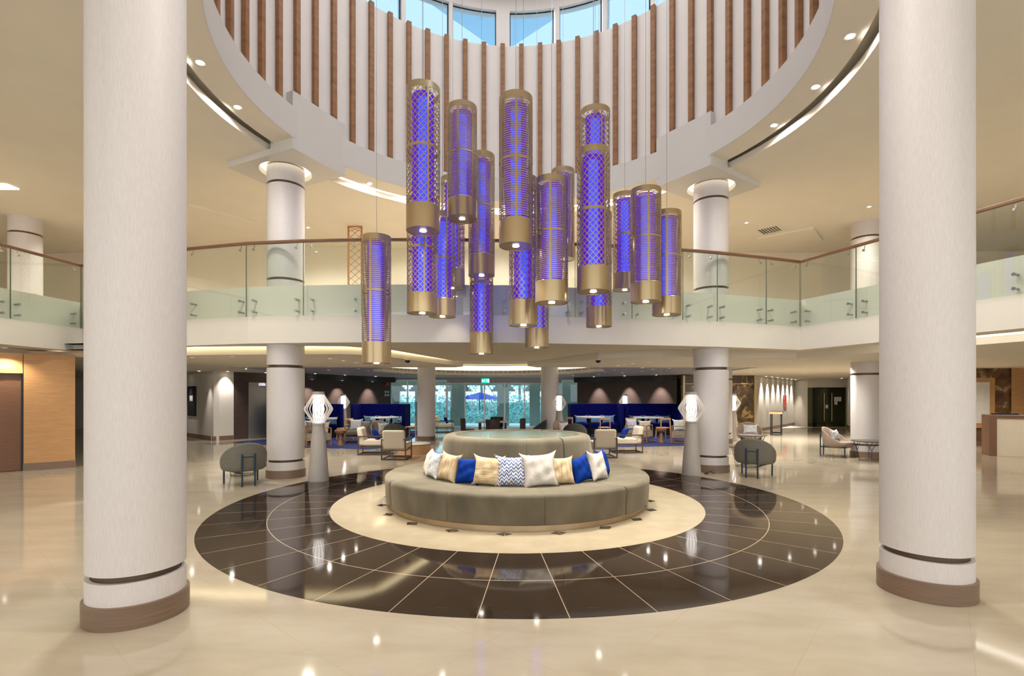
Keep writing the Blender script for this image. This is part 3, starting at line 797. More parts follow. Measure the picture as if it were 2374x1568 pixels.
# ================================================================== BALUSTRADE
bal = thing('glass_balustrade', 'frameless glass balustrade with brown handrail along the gallery edge', 'balustrade', (0, 0, 0))
out = offset(GP, -.055); railp = offset(GP, -.02)
rail = MB()
for p, q in zip(railp, railp[1:]):
    d = (Vector(q)-Vector(p)).normalized()*.02
    rail.bar((p[0]-d.x, p[1]-d.y, ZRAIL-.012), (q[0]+d.x, q[1]+d.y, ZRAIL-.012), .075, .05)
obj('handrail', rail, M['walnut'], bal, bevel=.008)
cap = MB()
for p, q in zip(railp, railp[1:]): cap.bar((*p, ZRAIL+.017), (*q, ZRAIL+.017), .06, .008)
obj('rail_cap', cap, M['gold'], bal)
st0 = None
for i, (p, q) in enumerate(zip(out, out[1:])):
    p, q = Vector(p), Vector(q); d = (q-p).normalized(); n = Vector((-d.y, d.x)); a = p+d*.006; b = q-d*.006
    if (b-a).length < .2: continue
    g = MB().prism([tuple(a), tuple(b), tuple(b+n*.012), tuple(a+n*.012)], ZG-.01, ZRAIL-.05)
    go = obj('glass_panel', g, [M['glass'], M['gedge']] if 'gedge' in M else M['glass'], bal)
    for e_ in (a, b):
        obj('panel_edge', MB().bar((*(e_+n*.006), ZG-.01), (*(e_+n*.006), ZRAIL-.05), .005, .0125), M['glassedge'], go)
    for c in (a+d*.15, b-d*.15):
        for z in (3.43, 3.66):
            s_ = MB(); A = Vector((*(c-n*.028), z)); B = Vector((*(c+n*.115), z)); s_.tube([A, A+Vector((*(n*.022), 0)), A+Vector((*(n*.0221), 0)), B], [.028, .028, .016, .016], 12)
            obj('standoff', s_, M['steel'], go, smooth=True)
        s_ = MB(); A = Vector((*(c-n*.012), 4.70)); s_.tube([A, A+Vector((*(n*.03), 0))], .022, 12); s_.tube([A+Vector((*(n*.03), 0)), A+Vector((*(n*.06), .10))], .008, 6)
        obj('rail_bracket', s_, M['steel'], go, smooth=True)

# ================================================================== SEATING
def tub_proto(fab='greyfab', name='lounge_chair', label='', leg='blueleg', posts=True):
    """low tub chair facing +Y"""
    t = thing(name, label, 'armchair')
    m = MB(); n = 36; vs = []; fs = []; K = 8
    for i in range(n+1):
        ph = -142+284*i/n; a = radians(-90+ph)                      # 0 = middle of the back (-Y)
        f = (1+cos(radians(ph*180/142)))/2; top = .37+.47*f**.85
        rx, ry = .40, .38
        out_ = 1+.10*f
        prof = [(.62, .26), (.90, .275), (1.0, .33), (1.03, .36+(top-.36)*.5), (1.0*out_, top), (1.0*out_-.09, top+.004), (.88, .36+(top-.36)*.45), (.80, .40)]
        for k, z in prof: vs.append((k*rx*cos(a), k*ry*sin(a)+(.0), z))
    K = 8
    for i in range(n):
        for q in range(K): fs.append((i*K+q, (i+1)*K+q, (i+1)*K+(q+1) % K, i*K+(q+1) % K))
    fs += [tuple(range(K))[::-1], tuple(range(n*K, n*K+K))]
    m.add(vs, fs); obj('shell', m, M[fab], t, smooth=True, subsurf=1)
    m = MB().lathe([(.001, .27), (.8, .27), (.97, .30), (1.0, .36), (.97, .41), (.85, .43), (.001, .435)], 36)
    m.xf(Matrix.Translation((0, .03, 0)) @ Matrix.Diagonal((.335, .34, 1, 1))); obj('seat_cushion', m, M[fab], t, smooth=True)
    for x, y in ((-.30, .26), (.30, .26)):
        obj('leg', MB().tube([(x, y, .002), (x, y, .32)], .017, 10), M[leg], t, smooth=True)
    if posts:
        for x in (-.11, .11):
            obj('leg', MB().tube([(x, -.425, .002), (x, -.425, .62)], .017, 10), M[leg], t, smooth=True)
        fr = MB().tube([(-.11, -.425, .56), (.11, -.425, .56)], .010, 8)
        for s in (-1, 1): fr.bar((s*.30, .26, .28), (s*.11, -.425, .255), .02, .035)
        fr.bar((-.30, .26, .28), (.30, .26, .28), .02, .03); obj('leg_frame', fr, M[leg], t)
    else:
        for x in (-.24, .24): obj('leg', MB().tube([(x, -.28, .002), (x*.9, -.26, .32)], .015, 10), M[leg], t, smooth=True)
    return t
tubA = tub_proto('greyfab', label='grey tub chair with petrol legs seen from behind at left'); tubA.location = (-5.24, 9.86, 0); tubA.rotation_euler = (0, 0, radians(129-90)); tubA['group'] = 'tub chairs with petrol legs'
G = 'tub chairs with petrol legs'
dup(tubA, (5.22, 10.84, 0), 56-90, 'grey tub chair with petrol legs seen from behind, right of the right lamp', G)
tubC = tub_proto('taupefab', label='taupe tub chair with diamond cushion facing the round tables at right'); tubC.location = (8.1, 17.2, 0); tubC.rotation_euler = (0, 0, radians(-105-90))
cushion('diamond', 'diamond patterned cushion on the taupe tub chair near the dark marble', (8.06, 17.08, .60), -195+180, -16, .44, .30, .12, 31, group='diamond patterned cushions')
dup(tubC, (9.28, 14.35, 0), -52-90, 'taupe tub chair with diamond cushion beside the wire coffee table at far right')
cushion('diamond', 'diamond patterned cushion on the tub chair at far right', (9.20, 14.38, .60), -52-90+180, -16, .44, .30, .12, 32, group='diamond patterned cushions')
dup(tubC, (-5.65, 12.5, 0), -100-90, 'taupe tub chair mostly hidden behind the left middle column')
dk = tub_proto('darkfab', label='charcoal tub chair behind the white armchairs at left, seen from behind', leg='black', posts=False)
dk.location = (-3.95, 17.1, 0); dk.rotation_euler = (0, 0, radians(95-90)); dk['group'] = 'charcoal tub chairs'; dk.scale = (1, 1, .98)
dup(dk, (2.15, 17.2, 0), 80-90, 'charcoal tub chair behind the white armchairs at right, seen from behind', 'charcoal tub chairs')
dup(dk, (.95, 19.65, 0), 165-90, 'charcoal tub chair in profile left of the distant lamp', 'charcoal tub chairs')
d2 = dup(tubC, (-4.66, 18.15, 0), -50-90, 'taupe tub chair with a pale cushion left of the charcoal one')
cushion('diamond', 'pale cushion on the taupe tub chair behind the left white armchairs', (-4.59, 18.07, .60), -50-90+180, -16, .42, .32, .12, 33, group='diamond patterned cushions')
dup(tubC, (1.9, 18.35, 0), -60-90, 'taupe tub chair with a patterned cushion beside the distant lamp')
cushion('diamond', 'patterned cushion on the taupe tub chair beside the distant lamp', (1.87, 18.25, .60), -60-90+180, -16, .42, .32, .12, 34, group='diamond patterned cushions')

def arm_proto(label):
    """white armchair in an open dark frame, facing +Y, origin at centre"""
    t = thing('armchair', label, 'armchair', group='white armchairs in open dark frames')
    W, D = .64, .80; x0, x1, y0, y1 = -W/2, W/2, -D/2, D/2; b = .032
    for x in (x0, x1):
        for y in (y0, y1): obj('leg', MB().box(x-b/2, x+b/2, y-b/2, y+b/2, .002, .56), M['frame'], t, bevel=.003)
    f = MB()
    for x in (x0, x1): f.box(x-b/2, x+b/2, y0+b/2, y1-b/2, .002, .034).box(x-b/2, x+b/2, y0+b/2, y1-b/2, .53, .56).box(x-b/2, x+b/2, y0+b/2, y1-b/2, .245, .27)
    f.box(x0+b/2, x1-b/2, y0-b/2, y0+b/2, .002, .034).box(x0+b/2, x1-b/2, y1-b/2, y1+b/2, .002, .034)
    f.box(x0+b/2, x1-b/2, y0-b/2, y0+b/2, .53, .56).box(x0+b/2, x1-b/2, y0-b/2, y0+b/2, .245, .27).box(x0+b/2, x1-b/2, y1-b/2, y1+b/2, .245, .27)
    obj('frame', f, M['frame'], t)
    obj('seat_cushion', MB().box(x0+.02, x1-.02, y0+.16, y1+.01, .272, .44), M['cream'], t, bevel=.035)
    obj('backrest', MB().add([(x0+.02,y0+.02,.272),(x1-.02,y0+.02,.272),(x1-.02,y0+.20,.272),(x0+.02,y0+.20,.272),(x0+.02,y0-.06,.80),(x1-.02,y0-.06,.80),(x1-.02,y0+.08,.80),(x0+.02,y0+.08,.80)],
        [(0,3,2,1),(4,5,6,7),(0,1,5,4),(1,2,6,5),(2,3,7,6),(3,0,4,7)]), M['cream'], t, bevel=.05)
    return t
GA = 'white armchairs in open dark frames'
aA = arm_proto('white armchair at left seen from behind, right one of the pair'); aA.location = (-3.17, 13.9, 0); aA.rotation_euler = (0, 0, radians(0))
dup(aA, (-4.08, 14.95, 0), -90+4, 'white armchair at left seen from the side with a blue cushion', GA)
dup(aA, (2.55, 14.3, 0), 4, 'white armchair at right seen from behind, left one of the pair', GA)
dup(aA, (3.50, 15.45, 0), 90+4, 'white armchair at right seen from the side with a blue cushion', GA)
dup(aA, (-3.2, 23.9, 0), -90, 'distant white armchair behind the left plain column', GA)
cushion('blue', 'royal blue cushion lying on the side facing white armchair at left', (-4.02, 14.93, .58), 90+4, -30, .42, .34, .12, 41, group='blue cushions on the white armchairs')
cushion('blue', 'royal blue cushion lying on the side facing white armchair at right', (3.42, 15.42, .58), -90+4, -30, .42, .34, .12, 42, group='blue cushions on the white armchairs')
cushion('navy', 'navy cushion on the distant white armchair', (-3.12, 23.9, .58), 90, -26, .40, .32, .12, 43, group='blue cushions on the white armchairs')

# ---- tables
def wire_table(label, x, y, h=.5, r=.42):
    t = thing('coffee_table', label, 'coffee table', (x, y, 0), 0, 'round wire coffee tables')
    obj('tabletop', MB().lathe([(.001, h-.022), (r, h-.022), (r+.004, h-.008), (r, h), (.001, h)], 48), M['tabletop'], t, smooth=True)
    f = MB(); n = 6; rb = r*.66
    lo = [(rb*cos(2*pi*k/n), rb*sin(2*pi*k/n), .01) for k in range(n)]; hi = [(r*.86*cos(2*pi*(k+.0)/n), r*.86*sin(2*pi*(k+.0)/n), h-.024) for k in range(n)]
    for k in range(n):
        f.tube([lo[k], lo[(k+1) % n]], .006, 6); mid = tuple((Vector(lo[k])*.45+Vector(hi[k])*.55))
        f.tube([lo[k], mid], .006, 6)
        for s in (-1, 1):
            a = 2*pi*k/n+s*.30; f.tube([mid, (r*.86*cos(a), r*.86*sin(a), h-.024)], .006, 6)
    f.tube([(r*.86*cos(2*pi*k/24), r*.86*sin(2*pi*k/24), h-.026) for k in range(25)], .006, 6)
    obj('wire_base', f, M['black'], t)
    return t
M['tabletop'] = plain('dark_oak_top', lin(84,72,64), .35, var=.1)
wire_table('round dark coffee table on a wire base at far right beside the tub chair', 9.55, 13.45, .53, .44)
wire_table('round coffee table half hidden by the right middle column behind the tub chair', 5.72, 12.3, .48, .40)
wire_table('round coffee table in front of the taupe tub chair near the dark marble', 7.55, 15.85, .5, .42)
wire_table('round wire table mostly hidden behind the left tub chair', -5.85, 10.95, .42, .38)
t = thing('drum_table', 'low round ash wood drum table beside the left white armchairs', 'coffee table', (-2.95, 15.15, 0))
obj('drum_body', MB().lathe([(.001, .002), (.50, .002), (.50, .27), (.001, .27)], 56), M['lightwood'], t, smooth=True)
obj('tabletop', MB().lathe([(.001, .275), (.49, .275), (.505, .285), (.505, .302), (.49, .31), (.001, .31)], 56), M['trimw'], t, smooth=True)
def goblet(label, x, y):
    t = thing('side_table', label, 'side table', (x, y, 0), 0, 'goblet shaped wooden side tables')
    obj('bowl_top', MB().lathe([(.001, .55), (.19, .55), (.195, .535), (.18, .46), (.12, .40), (.06, .37), (.001, .37)], 32), M['furnwood'], t, smooth=True)
    obj('pedestal', MB().lathe([(.001, .002), (.135, .002), (.13, .03), (.07, .20), (.058, .37), (.001, .38)], 32), M['furnwood'], t, smooth=True)
goblet('goblet shaped wooden side table on the left blue rug', -5.95, 17.5)
goblet('goblet shaped wooden side table on the right blue rug', 5.50, 18.6)
# bar height console
t = thing('console_table', 'tall narrow timber topped console with black sled legs by the white wall', 'console table', (12.02, 22.95, 0), 61)
obj('tabletop', MB().box(-1.0, 1.0, -.26, .26, .94, 1.02), M['lightwood'], t, bevel=.004)
for s in (-1, 1):
    for y in (-.2, .2): obj('leg', MB().box(s*.85-.02, s*.85+.02, y-.02, y+.02, .002, .94), M['black'], t)
f = MB().box(-.85, .85, -.22, -.18, .002, .04).box(-.85, .85, .18, .22, .002, .04).box(-.87, -.83, -.18, .18, .002, .04).box(.83, .87, -.18, .18, .002, .04); obj('stretcher', f, M['black'], t)

# ---- rugs
def rug(label, poly):
    tag(obj('rug', MB().prism(poly, .001, .012), M['rug']), label, 'rug')
rug('large blue patterned rug under the left lounge seating', [(-10.4,18.8),(-7.3,16.95),(-4.6,16.25),(-3.9,17.6),(-4.3,25.2),(-7.5,24.0)])
rug('large blue patterned rug under the right lounge seating', [(2.1,17.1),(3.6,17.0),(6.9,17.6),(7.4,22.8),(3.4,26),(2.1,25.5)])

# ---- wood framed lounge armchairs with cord sides
def lounge_proto(label):
    t = thing('lounge_armchair', label, 'armchair', group='timber lounge armchairs with cord sides')
    W, D = .78, .80; x0, x1, y0, y1 = -W/2, W/2, -D/2, D/2; b = .04
    for x in (x0, x1):
        for y in (y0, y1): obj('leg', MB().box(x-b/2, x+b/2, y-b/2, y+b/2, .013, .62), M['furnwood'], t, bevel=.004)
    f = MB()
    for x in (x0, x1): f.box(x-.03, x+.03, y0, y1, .62, .645).box(x-.012, x+.012, y0+.02, y1-.02, .03, .06)
    f.box(x0+b/2, x1-b/2, y0-.015, y0+.015, .62, .66).box(x0+.02, x1-.02, y0-.012, y0+.012, .03, .06); obj('frame', f, M['furnwood'], t)
    c = MB()
    for k in range(22):
        y = y0+.04+(D-.08)*k/21
        for x in (x0, x1): c.box(x-.008, x+.008, y-.009, y+.009, .22, .42)
    for k in range(22):
        x = x0+.04+(W-.08)*k/21; c.box(x-.009, x+.009, y0-.008, y0+.008, .22, .42)
    obj('cord_sides', c, M['sandfab'], t)
    obj('seat_cushion', MB().box(x0+.03, x1-.03, y0+.03, y1-.01, .30, .45), M['greyfab'], t, bevel=.03)
    obj('seat_frame', MB().box(x0+.02, x1-.02, y0+.02, y1-.02, .20, .24), M['furnwood'], t)
    return t
GL = 'timber lounge armchairs with cord sides'
lo = lounge_proto('timber lounge armchair left of the goblet table on the right rug, cushions on its back'); lo.location = (4.75, 18.9, 0); lo.rotation_euler = (0, 0, radians(60))
LPOS = [(6.25, 18.4, 68, 'timber lounge armchair right of the goblet table on the right rug'),
        (-5.75, 18.8, -40-130, 'timber lounge armchair right of the goblet table on the left rug'),
        (-6.75, 17.45, -60, 'timber lounge armchair behind the left tapered lamp'),
        (-7.6, 18.9, -120, 'timber lounge armchair close to the left middle column')]
for x, y, rz, lb in LPOS: dup(lo, (x, y, 0), rz, lb, GL)
CS = [('zigzag', 4.50, 19.0, .66, 20, 'patterned white cushion on the lounge armchair left of the right goblet table'),
      ('sandfab', 4.98, 18.93, .60, -8, 'sand coloured cushion on the lounge armchair left of the right goblet table'),
      ('leaf', 6.12, 18.5, .66, 10, 'grey and white cushion on the lounge armchair right of the right goblet table'),
      ('diamond', 6.62, 18.62, .60, -35, 'small patterned cushion at the right rug beside the right lamp'),
      ('diamond', -5.78, 18.72, .66, 10, 'white diamond patterned cushion on the lounge armchair right of the left goblet table'),
      ('greyfab', -5.38, 18.6, .60, -20, 'olive grey cushion next to the white diamond patterned one'),
      ('greyfab', -6.9, 17.5, .62, 12, 'olive grey cushion behind the left tapered lamp'),
      ('sandfab', -6.55, 17.6, .62, -30, 'sand coloured cushion behind the left tapered lamp'),
      ('diamond', -7.65, 18.8, .62, 0, 'diamond patterned cushion close to the left middle column')]
for k, (mt, x, y, z, rz, lb) in enumerate(CS):
    cushion(mt, lb, (x, y, z), rz, -12, .44, .40, .13, 50+k, group='cushions on the timber lounge armchairs')

# ---- booths
def booth(label, x, y, rz, W):
    t = thing('banquette', label, 'banquette', (x, y, 0), rz, 'high backed blue banquettes')
    obj('backrest', MB().box(-W/2, W/2, -.0, .12, .10, 1.38), M['navy'], t, bevel=.03)
    for s in (-1, 1): obj('side_wing', MB().box(min(s*W/2, s*(W/2-.12)), max(s*W/2, s*(W/2-.12)), -1.15, -.0, .10, 1.38), M['navy'], t, bevel=.03)
    obj('seat', MB().box(-W/2+.12, W/2-.12, -.62, -.0, .30, .48), M['navy'], t, bevel=.03)
    obj('plinth', MB().box(-W/2+.03, W/2-.03, -.55, .10, .013, .10).box(-W/2+.03, -W/2+.10, -1.1, .1, .013, .10).box(W/2-.10, W/2-.03, -1.1, .1, .013, .10).box(-W/2+.13, W/2-.13, -.55, -.5, .1, .3), M['black'], t)
    return t
def cafe_table(label, x, y, r=.62):
    t = thing('cafe_table', label, 'table', (x, y, 0), 0, 'round pale cafe tables')
    obj('tabletop', MB().lathe([(.001, .80), (r, .80), (r, .84), (.001, .84)], 40), M['paletop'], t, smooth=True)
    obj('pedestal', MB().lathe([(.001, .013), (.25, .013), (.25, .03), (.04, .05), (.04, .80)], 24), M['black'], t, smooth=True)
M['paletop'] = plain('pale_table_top', lin(206,196,182), .35, var=.04)
BO = [('blue banquette left of the garden doors, nearer the glazing', -5.72, 22.6, 0, 2.30, 'left banquette nearer the garden doors'),
      ('blue banquette behind the left tapered lamp', -8.42, 21.6, 16, 2.30, 'left banquette nearer the lift'),
      ('blue banquette right of the garden doors, nearer the glazing', 3.75, 23.2, 0, 2.35, 'right banquette nearer the garden doors'),
      ('blue banquette right of the divider, behind the right rug', 6.22, 23.0, -4, 2.35, 'right banquette nearer the marble')]
for k, (lb, x, y, rz, W, wh) in enumerate(BO):
    booth(lb, x, y, rz, W)
    for j, dx in enumerate((-.6, 0.05, .65)):
        mt = 'batik' if k == 0 else 'paleblue'
        c, s = cos(radians(rz)), sin(radians(rz)); X = x+dx*c+.12*s; Yy = y+dx*s-.14*c
        cushion(mt, '%s cushion at the %s of the %s' % ('teal patterned' if k == 0 else 'pale blue', ('left','middle','right')[j], wh), (X, Yy, .66), rz, -10, .56, .36, .13, 70+3*k+j, group='cushions on the blue banquettes')
cafe_table('pale cafe table at the left banquette nearer the garden doors', -5.35, 21.2, .6)
cafe_table('pale cafe table behind the left tapered lamp', -7.65, 20.35, .58)
cafe_table('pale cafe table at the right banquette nearer the garden doors', 3.35, 21.6, .6)
cafe_table('pale cafe table at the right banquette nearer the marble', 5.75, 21.3, .62)
def chair_proto(label):
    t = thing('wooden_chair', label, 'chair', group='ash cafe chairs')
    obj('seat', MB().box(-.21, .21, -.20, .22, .43, .465), M['lightwood'], t, bevel=.01)
    for x in (-.19, .19):
        obj('leg', MB().bar((x*1.12, .20, .013), (x, .18, .43), .035, .035), M['lightwood'], t)
        obj('leg', MB().bar((x*1.12, -.25, .013), (x, -.22, .85), .035, .035), M['lightwood'], t)
    obj('backrest', MB().box(-.22, .22, -.245, -.215, .76, .85), M['lightwood'], t, bevel=.01)
    return t
wc = chair_proto('ash chair at the right cafe table nearer the garden doors, back to the camera'); wc.location = (3.75, 20.55, 0)
for x, y, rz, lb in ((4.85, 20.35, -25, 'ash chair in the gap left of the right rug cafe table'), (6.1, 20.4, 10, 'ash chair behind the right rug cushions'), (2.6, 21.2, -60, 'ash chair left of the right cafe table'), (-4.15, 20.9, 80, 'ash chair right of the left cafe table'), (-6.6, 19.9, 60, 'ash chair behind the left goblet table')):
    dup(wc, (x, y, 0), rz, lb, 'ash cafe chairs')
# ---- centre dining table
t = thing('dining_table', 'square dining table in front of the garden doors', 'table', (-.72, 18.9, 0))
obj('tabletop', MB().box(-.55, .55, -.45, .45, .74, .78), M['paletop'], t, bevel=.005)
for x in (-.48, .48):
    for y in (-.38, .38): obj('leg', MB().box(x-.03, x+.03, y-.03, y+.03, .002, .74), M['black'], t)
def dine_proto(label):
    t = thing('dining_chair', label, 'chair', group='dark upholstered dining chairs')
    obj('seat', MB().box(-.23, .23, -.20, .24, .42, .50), M['darkchair'], t, bevel=.03)
    m = MB(); 
    for i in range(9):
        a = radians(-90-50+100*i/8)
    m.lathe([(.25, .44), (.275, .50), (.29, .88), (.27, .90), (.25, .88), (.235, .50)], 14, -90-62, -90+62, closed=True, caps=True)
    obj('backrest', m, M['darkchair'], t, smooth=True)
    for x in (-.19, .19):
        for y in (-.18, .2): obj('leg', MB().tube([(x*1.1, y*1.1, .002), (x, y, .43)], .014, 8), M['black'], t)
    return t
M['darkchair'] = plain('dark_brown_leather', lin(52,42,42), .5, var=.1)
dc = dine_proto('dark dining chair with its back to the camera in front of the garden doors'); dc.location = (-.68, 17.95, 0)
for x, y, rz, lb in ((-1.62, 18.6, -78, 'dark dining chair at the left side of the dining table'), (.22, 18.6, 78, 'dark dining chair at the right side of the dining table'), (-.6, 19.8, 180, 'dark dining chair on the far side of the dining table')):
    dup(dc, (x, y, 0), rz, lb, 'dark upholstered dining chairs')
t = thing('potted_plant', 'small leafy table plant in a bowl on the dining table', 'plant', (-.62, 18.9, .781))
obj('pot', MB().lathe([(.001, 0), (.07, 0), (.10, .07), (.09, .07)], 20), M['trimw'], t, smooth=True)
m = MB(); rn = random.Random(5)
for k in range(60):
    a = rn.uniform(0, 6.28); e = rn.uniform(.2, 1.4); L_ = rn.uniform(.08, .15); d = Vector((cos(a)*cos(e), sin(a)*cos(e), sin(e))); p = Vector((0, 0, .06)); s_ = d.cross(Vector((0, 0, 1))).normalized()*.018; u_ = s_.cross(d).normalized()*.003
    m.add([p, p+d*L_*.6+s_, p+d*L_, p+d*L_*.6-s_, p+d*L_*.55+u_], [(0,1,4),(1,2,4),(2,3,4),(3,0,4),(0,3,2,1)])
obj('leaves', m, M['foliage'], t)
t = thing('dried_arrangement', 'pale dried flower dish on the dining table left of the plant', 'decoration', (-.82, 18.85, .781))
m = MB()
for k in range(40):
    a = rn.uniform(0, 6.28); r_ = rn.uniform(0, .1); m.lathe([(.001, .0), (.02, .01), (.022, .025), (.001, .04)], 6, cx=r_*cos(a), cy=r_*sin(a))
    for i in range(len(m.v)-28, len(m.v)):
        pass
obj('blossoms', m, M['sandfab'], t); obj('dish', MB().lathe([(.001, 0), (.12, 0), (.13, .012), (.001, .006)], 24), M['paletop'], t)

# ================================================================== BACK GLAZING AND GARDEN
GY = 27.1
def gx(px): return at(px, GY)
win_px = [(905, 945), (945, 1036), (1036, 1078), (1078, 1123), (1123, 1170), (1170, 1216), (1216, 1302), (1302, 1338)]
for k, (a, b) in enumerate(win_px):
    x0, x1 = gx(a), gx(b); door = 2 <= k <= 5
    nm = ('door_%d' % (k-1)) if door else ('window_%d' % (30+k))
    o = struct(nm, MB().box(x0+.03, x1-.03, GY-.006, GY+.006, .05, 2.40 if 1 < k < 7 else 2.56), M['doorglass'])
    top = 2.40 if 1 < k < 7 else 2.56
    f = MB().box(x0, x0+.035, GY-.03, GY+.03, 0, top).box(x1-.035, x1, GY-.03, GY+.03, 0, top).box(x0, x1, GY-.03, GY+.03, 0, .06).box(x0, x1, GY-.03, GY+.03, top, top+.04)
    obj('frame', f, M['steel'], o)
    if door and k in (3, 4): obj('handle', MB().tube([((x1 if k == 3 else x0)+(-.09 if k == 3 else .09), GY-.06, .9), ((x1 if k == 3 else x0)+(-.09 if k == 3 else .09), GY-.06, 1.3)], .015, 8), M['steel'], o)
struct('wall_back_header', MB().box(gx(1036), gx(1302), GY-.04, GY+.1, 2.44, 2.72).box(gx(900), gx(1036), GY-.04, GY+.1, 2.60, 2.72).box(gx(1302), gx(1340), GY-.04, GY+.1, 2.60, 2.72), M['greyceil'])
struct('wall_back_left', MB().box(-12, gx(905), GY-.05, GY+.1, 0, 2.72), M['darkwood']); struct('wall_back_right', MB().box(gx(1339), 12, GY-.05, GY+.1, 0, 2.72), M['darkwood'])
# outside arcade with stepped arches
ar = MB(); AY = 29.0
def pier(x0, x1): ar.box(x0, x1, AY, AY+.3, 0, 2.35)
edges = [(-7.6,-6.3),(-5.45,-4.75),(-3.45,-2.65),(.95+.25,1.75),(3.35,5.0)]
edges = [(at(a, AY), at(b, AY)) for a, b in ((880, 926), (962, 1000), (1044, 1078), (1153, 1180), (1228, 1252), (1290, 1345))]
for a, b in edges: pier(a, b)
for i in range(len(edges)-1):
    a, b = edges[i][1], edges[i+1][0]
    for s in range(3):
        ww = (.12*(3-s)); z0 = 2.0+.12*s
        if b-a > 2*ww: ar.box(a, a+ww, AY, AY+.3, z0, z0+.13).box(b-ww, b, AY, AY+.3, z0, z0+.13)
ar.box(-8.5, 5.5, AY, AY+.3, 2.35, 3.4)
struct('arcade_wall', ar, M['stone'])
struct('terrace', MB().box(-16, 16, 27.2, 60, -.05, .015), M['paving'])
def hedge(label, x0, x1, y, h, n, seed, mat='garden', cat='hedge', name='hedge', size=.14):
    rn = random.Random(seed); m = MB()
    for k in range(n):
        p = Vector((rn.uniform(x0, x1), y+rn.uniform(-.5, .5), rn.uniform(.05, 1)**.8*h)); a = rn.uniform(0, 6.28); e = rn.uniform(-.5, 1.2)
        d = Vector((cos(a)*cos(e), sin(a)*cos(e), sin(e)))*size*rn.uniform(.6, 1.3); s_ = d.cross(Vector((rn.uniform(-1,1), rn.uniform(-1,1), 1))).normalized()*size*.3
        m.add([p, p+d*.5+s_, p+d, p+d*.5-s_], [(0, 1, 2, 3)])
    m.box(x0, x1, y-.15, y+.35, .015, h*.75)
    tag(obj(name, m, M[mat]), label, cat)
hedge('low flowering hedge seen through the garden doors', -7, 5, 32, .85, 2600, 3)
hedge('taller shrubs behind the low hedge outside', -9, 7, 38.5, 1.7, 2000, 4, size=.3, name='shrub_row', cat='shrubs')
def palm(label, x, y, h, seed):
    t = thing('palm_tree', label, 'tree', (x, y, .015), 0, 'palm trees in the garden'); rn = random.Random(seed)
    obj('trunk', MB().tube([(0,0,0),(.05,0,h*.5),(0,.05,h)], [.16,.12,.11], 8), M['furnwood'], t)
    m = MB()
    for k in range(16):
        a = 2*pi*k/16+rn.uniform(-.2,.2); L_ = rn.uniform(1.3, 1.8); up = rn.uniform(.3, .9); pts = [Vector((cos(a)*L_*s, sin(a)*L_*s, h+up*s-1.5*s*s)) for s in [i/8 for i in range(9)]]
        sd = Vector((-sin(a), cos(a), 0))
        for i in range(8):
            ww = .28*(1-i/9); m.add([pts[i], pts[i]+sd*ww-Vector((0,0,.12)), pts[i+1]], [(0,1,2)]); m.add([pts[i], pts[i]-sd*ww-Vector((0,0,.12)), pts[i+1]], [(0,2,1)])
    obj('fronds', m, M['garden'], t)
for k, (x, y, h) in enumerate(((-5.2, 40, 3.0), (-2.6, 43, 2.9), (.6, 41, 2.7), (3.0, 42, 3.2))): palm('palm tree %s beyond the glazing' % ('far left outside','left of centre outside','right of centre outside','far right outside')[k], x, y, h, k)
tag(obj('parasol', MB().lathe([(.001, 2.0), (1.6, 1.55), (1.6, 1.52), (.001, 1.9)], 8, cx=-2.2, cy=34.3).tube([(-2.2, 34.3, .015), (-2.2, 34.3, 2.0)], .03, 6), M['blue']), 'blue garden parasol seen through the garden doors', 'parasol')

# exit sign
t = thing('exit_sign', 'green illuminated exit sign hanging before the garden doors', 'sign', (at(1125.5, 22), 22, 2.30))
obj('sign_box', MB().box(-.17, .17, -.03, .03, 0, .19), M['exit'], t)
g = MB()
def seg(x0, x1, z0, z1): g.box(x0, x1, -.034, -.031, z0, z1)
x = -.15                                     # EXIT and a running figure
for ch in 'EXIT':
    if ch == 'E': seg(x, x+.008, .05, .13); [seg(x, x+.028, z, z+.009) for z in (.05, .085, .121)]
    if ch == 'X':
        g.bar((x, -.0325, .05), (x+.028, -.0325, .13), .008, .003); g.bar((x+.028, -.0325, .05), (x, -.0325, .13), .008, .003)
    if ch == 'I': seg(x+.008, x+.017, .05, .13)
    if ch == 'T': seg(x, x+.028, .121, .13); seg(x+.01, x+.018, .05, .13)
    x += .036
g.box(.10, .155, -.034, -.031, .03, .16)
obj('lettering', g, M['exitw'], t)
r_ = MB(); r_.lathe([(.001, .135), (.012, .14), (.012, .155), (.001, .16)], 8, cx=.05, cy=-.033)
for a, b in (((.05,.13),(.055,.085)), ((.055,.085),(.085,.06)), ((.055,.085),(.035,.035)), ((.05,.12),(.08,.11)), ((.05,.12),(.025,.095))): r_.bar((a[0], -.033, a[1]), (b[0], -.033, b[1]), .011, .003)
obj('running_figure', r_, M['exitw'], t); obj('hanger', MB().tube([(0, 0, .19), (0, 0, .40)], .008, 6), M['steel'], t)

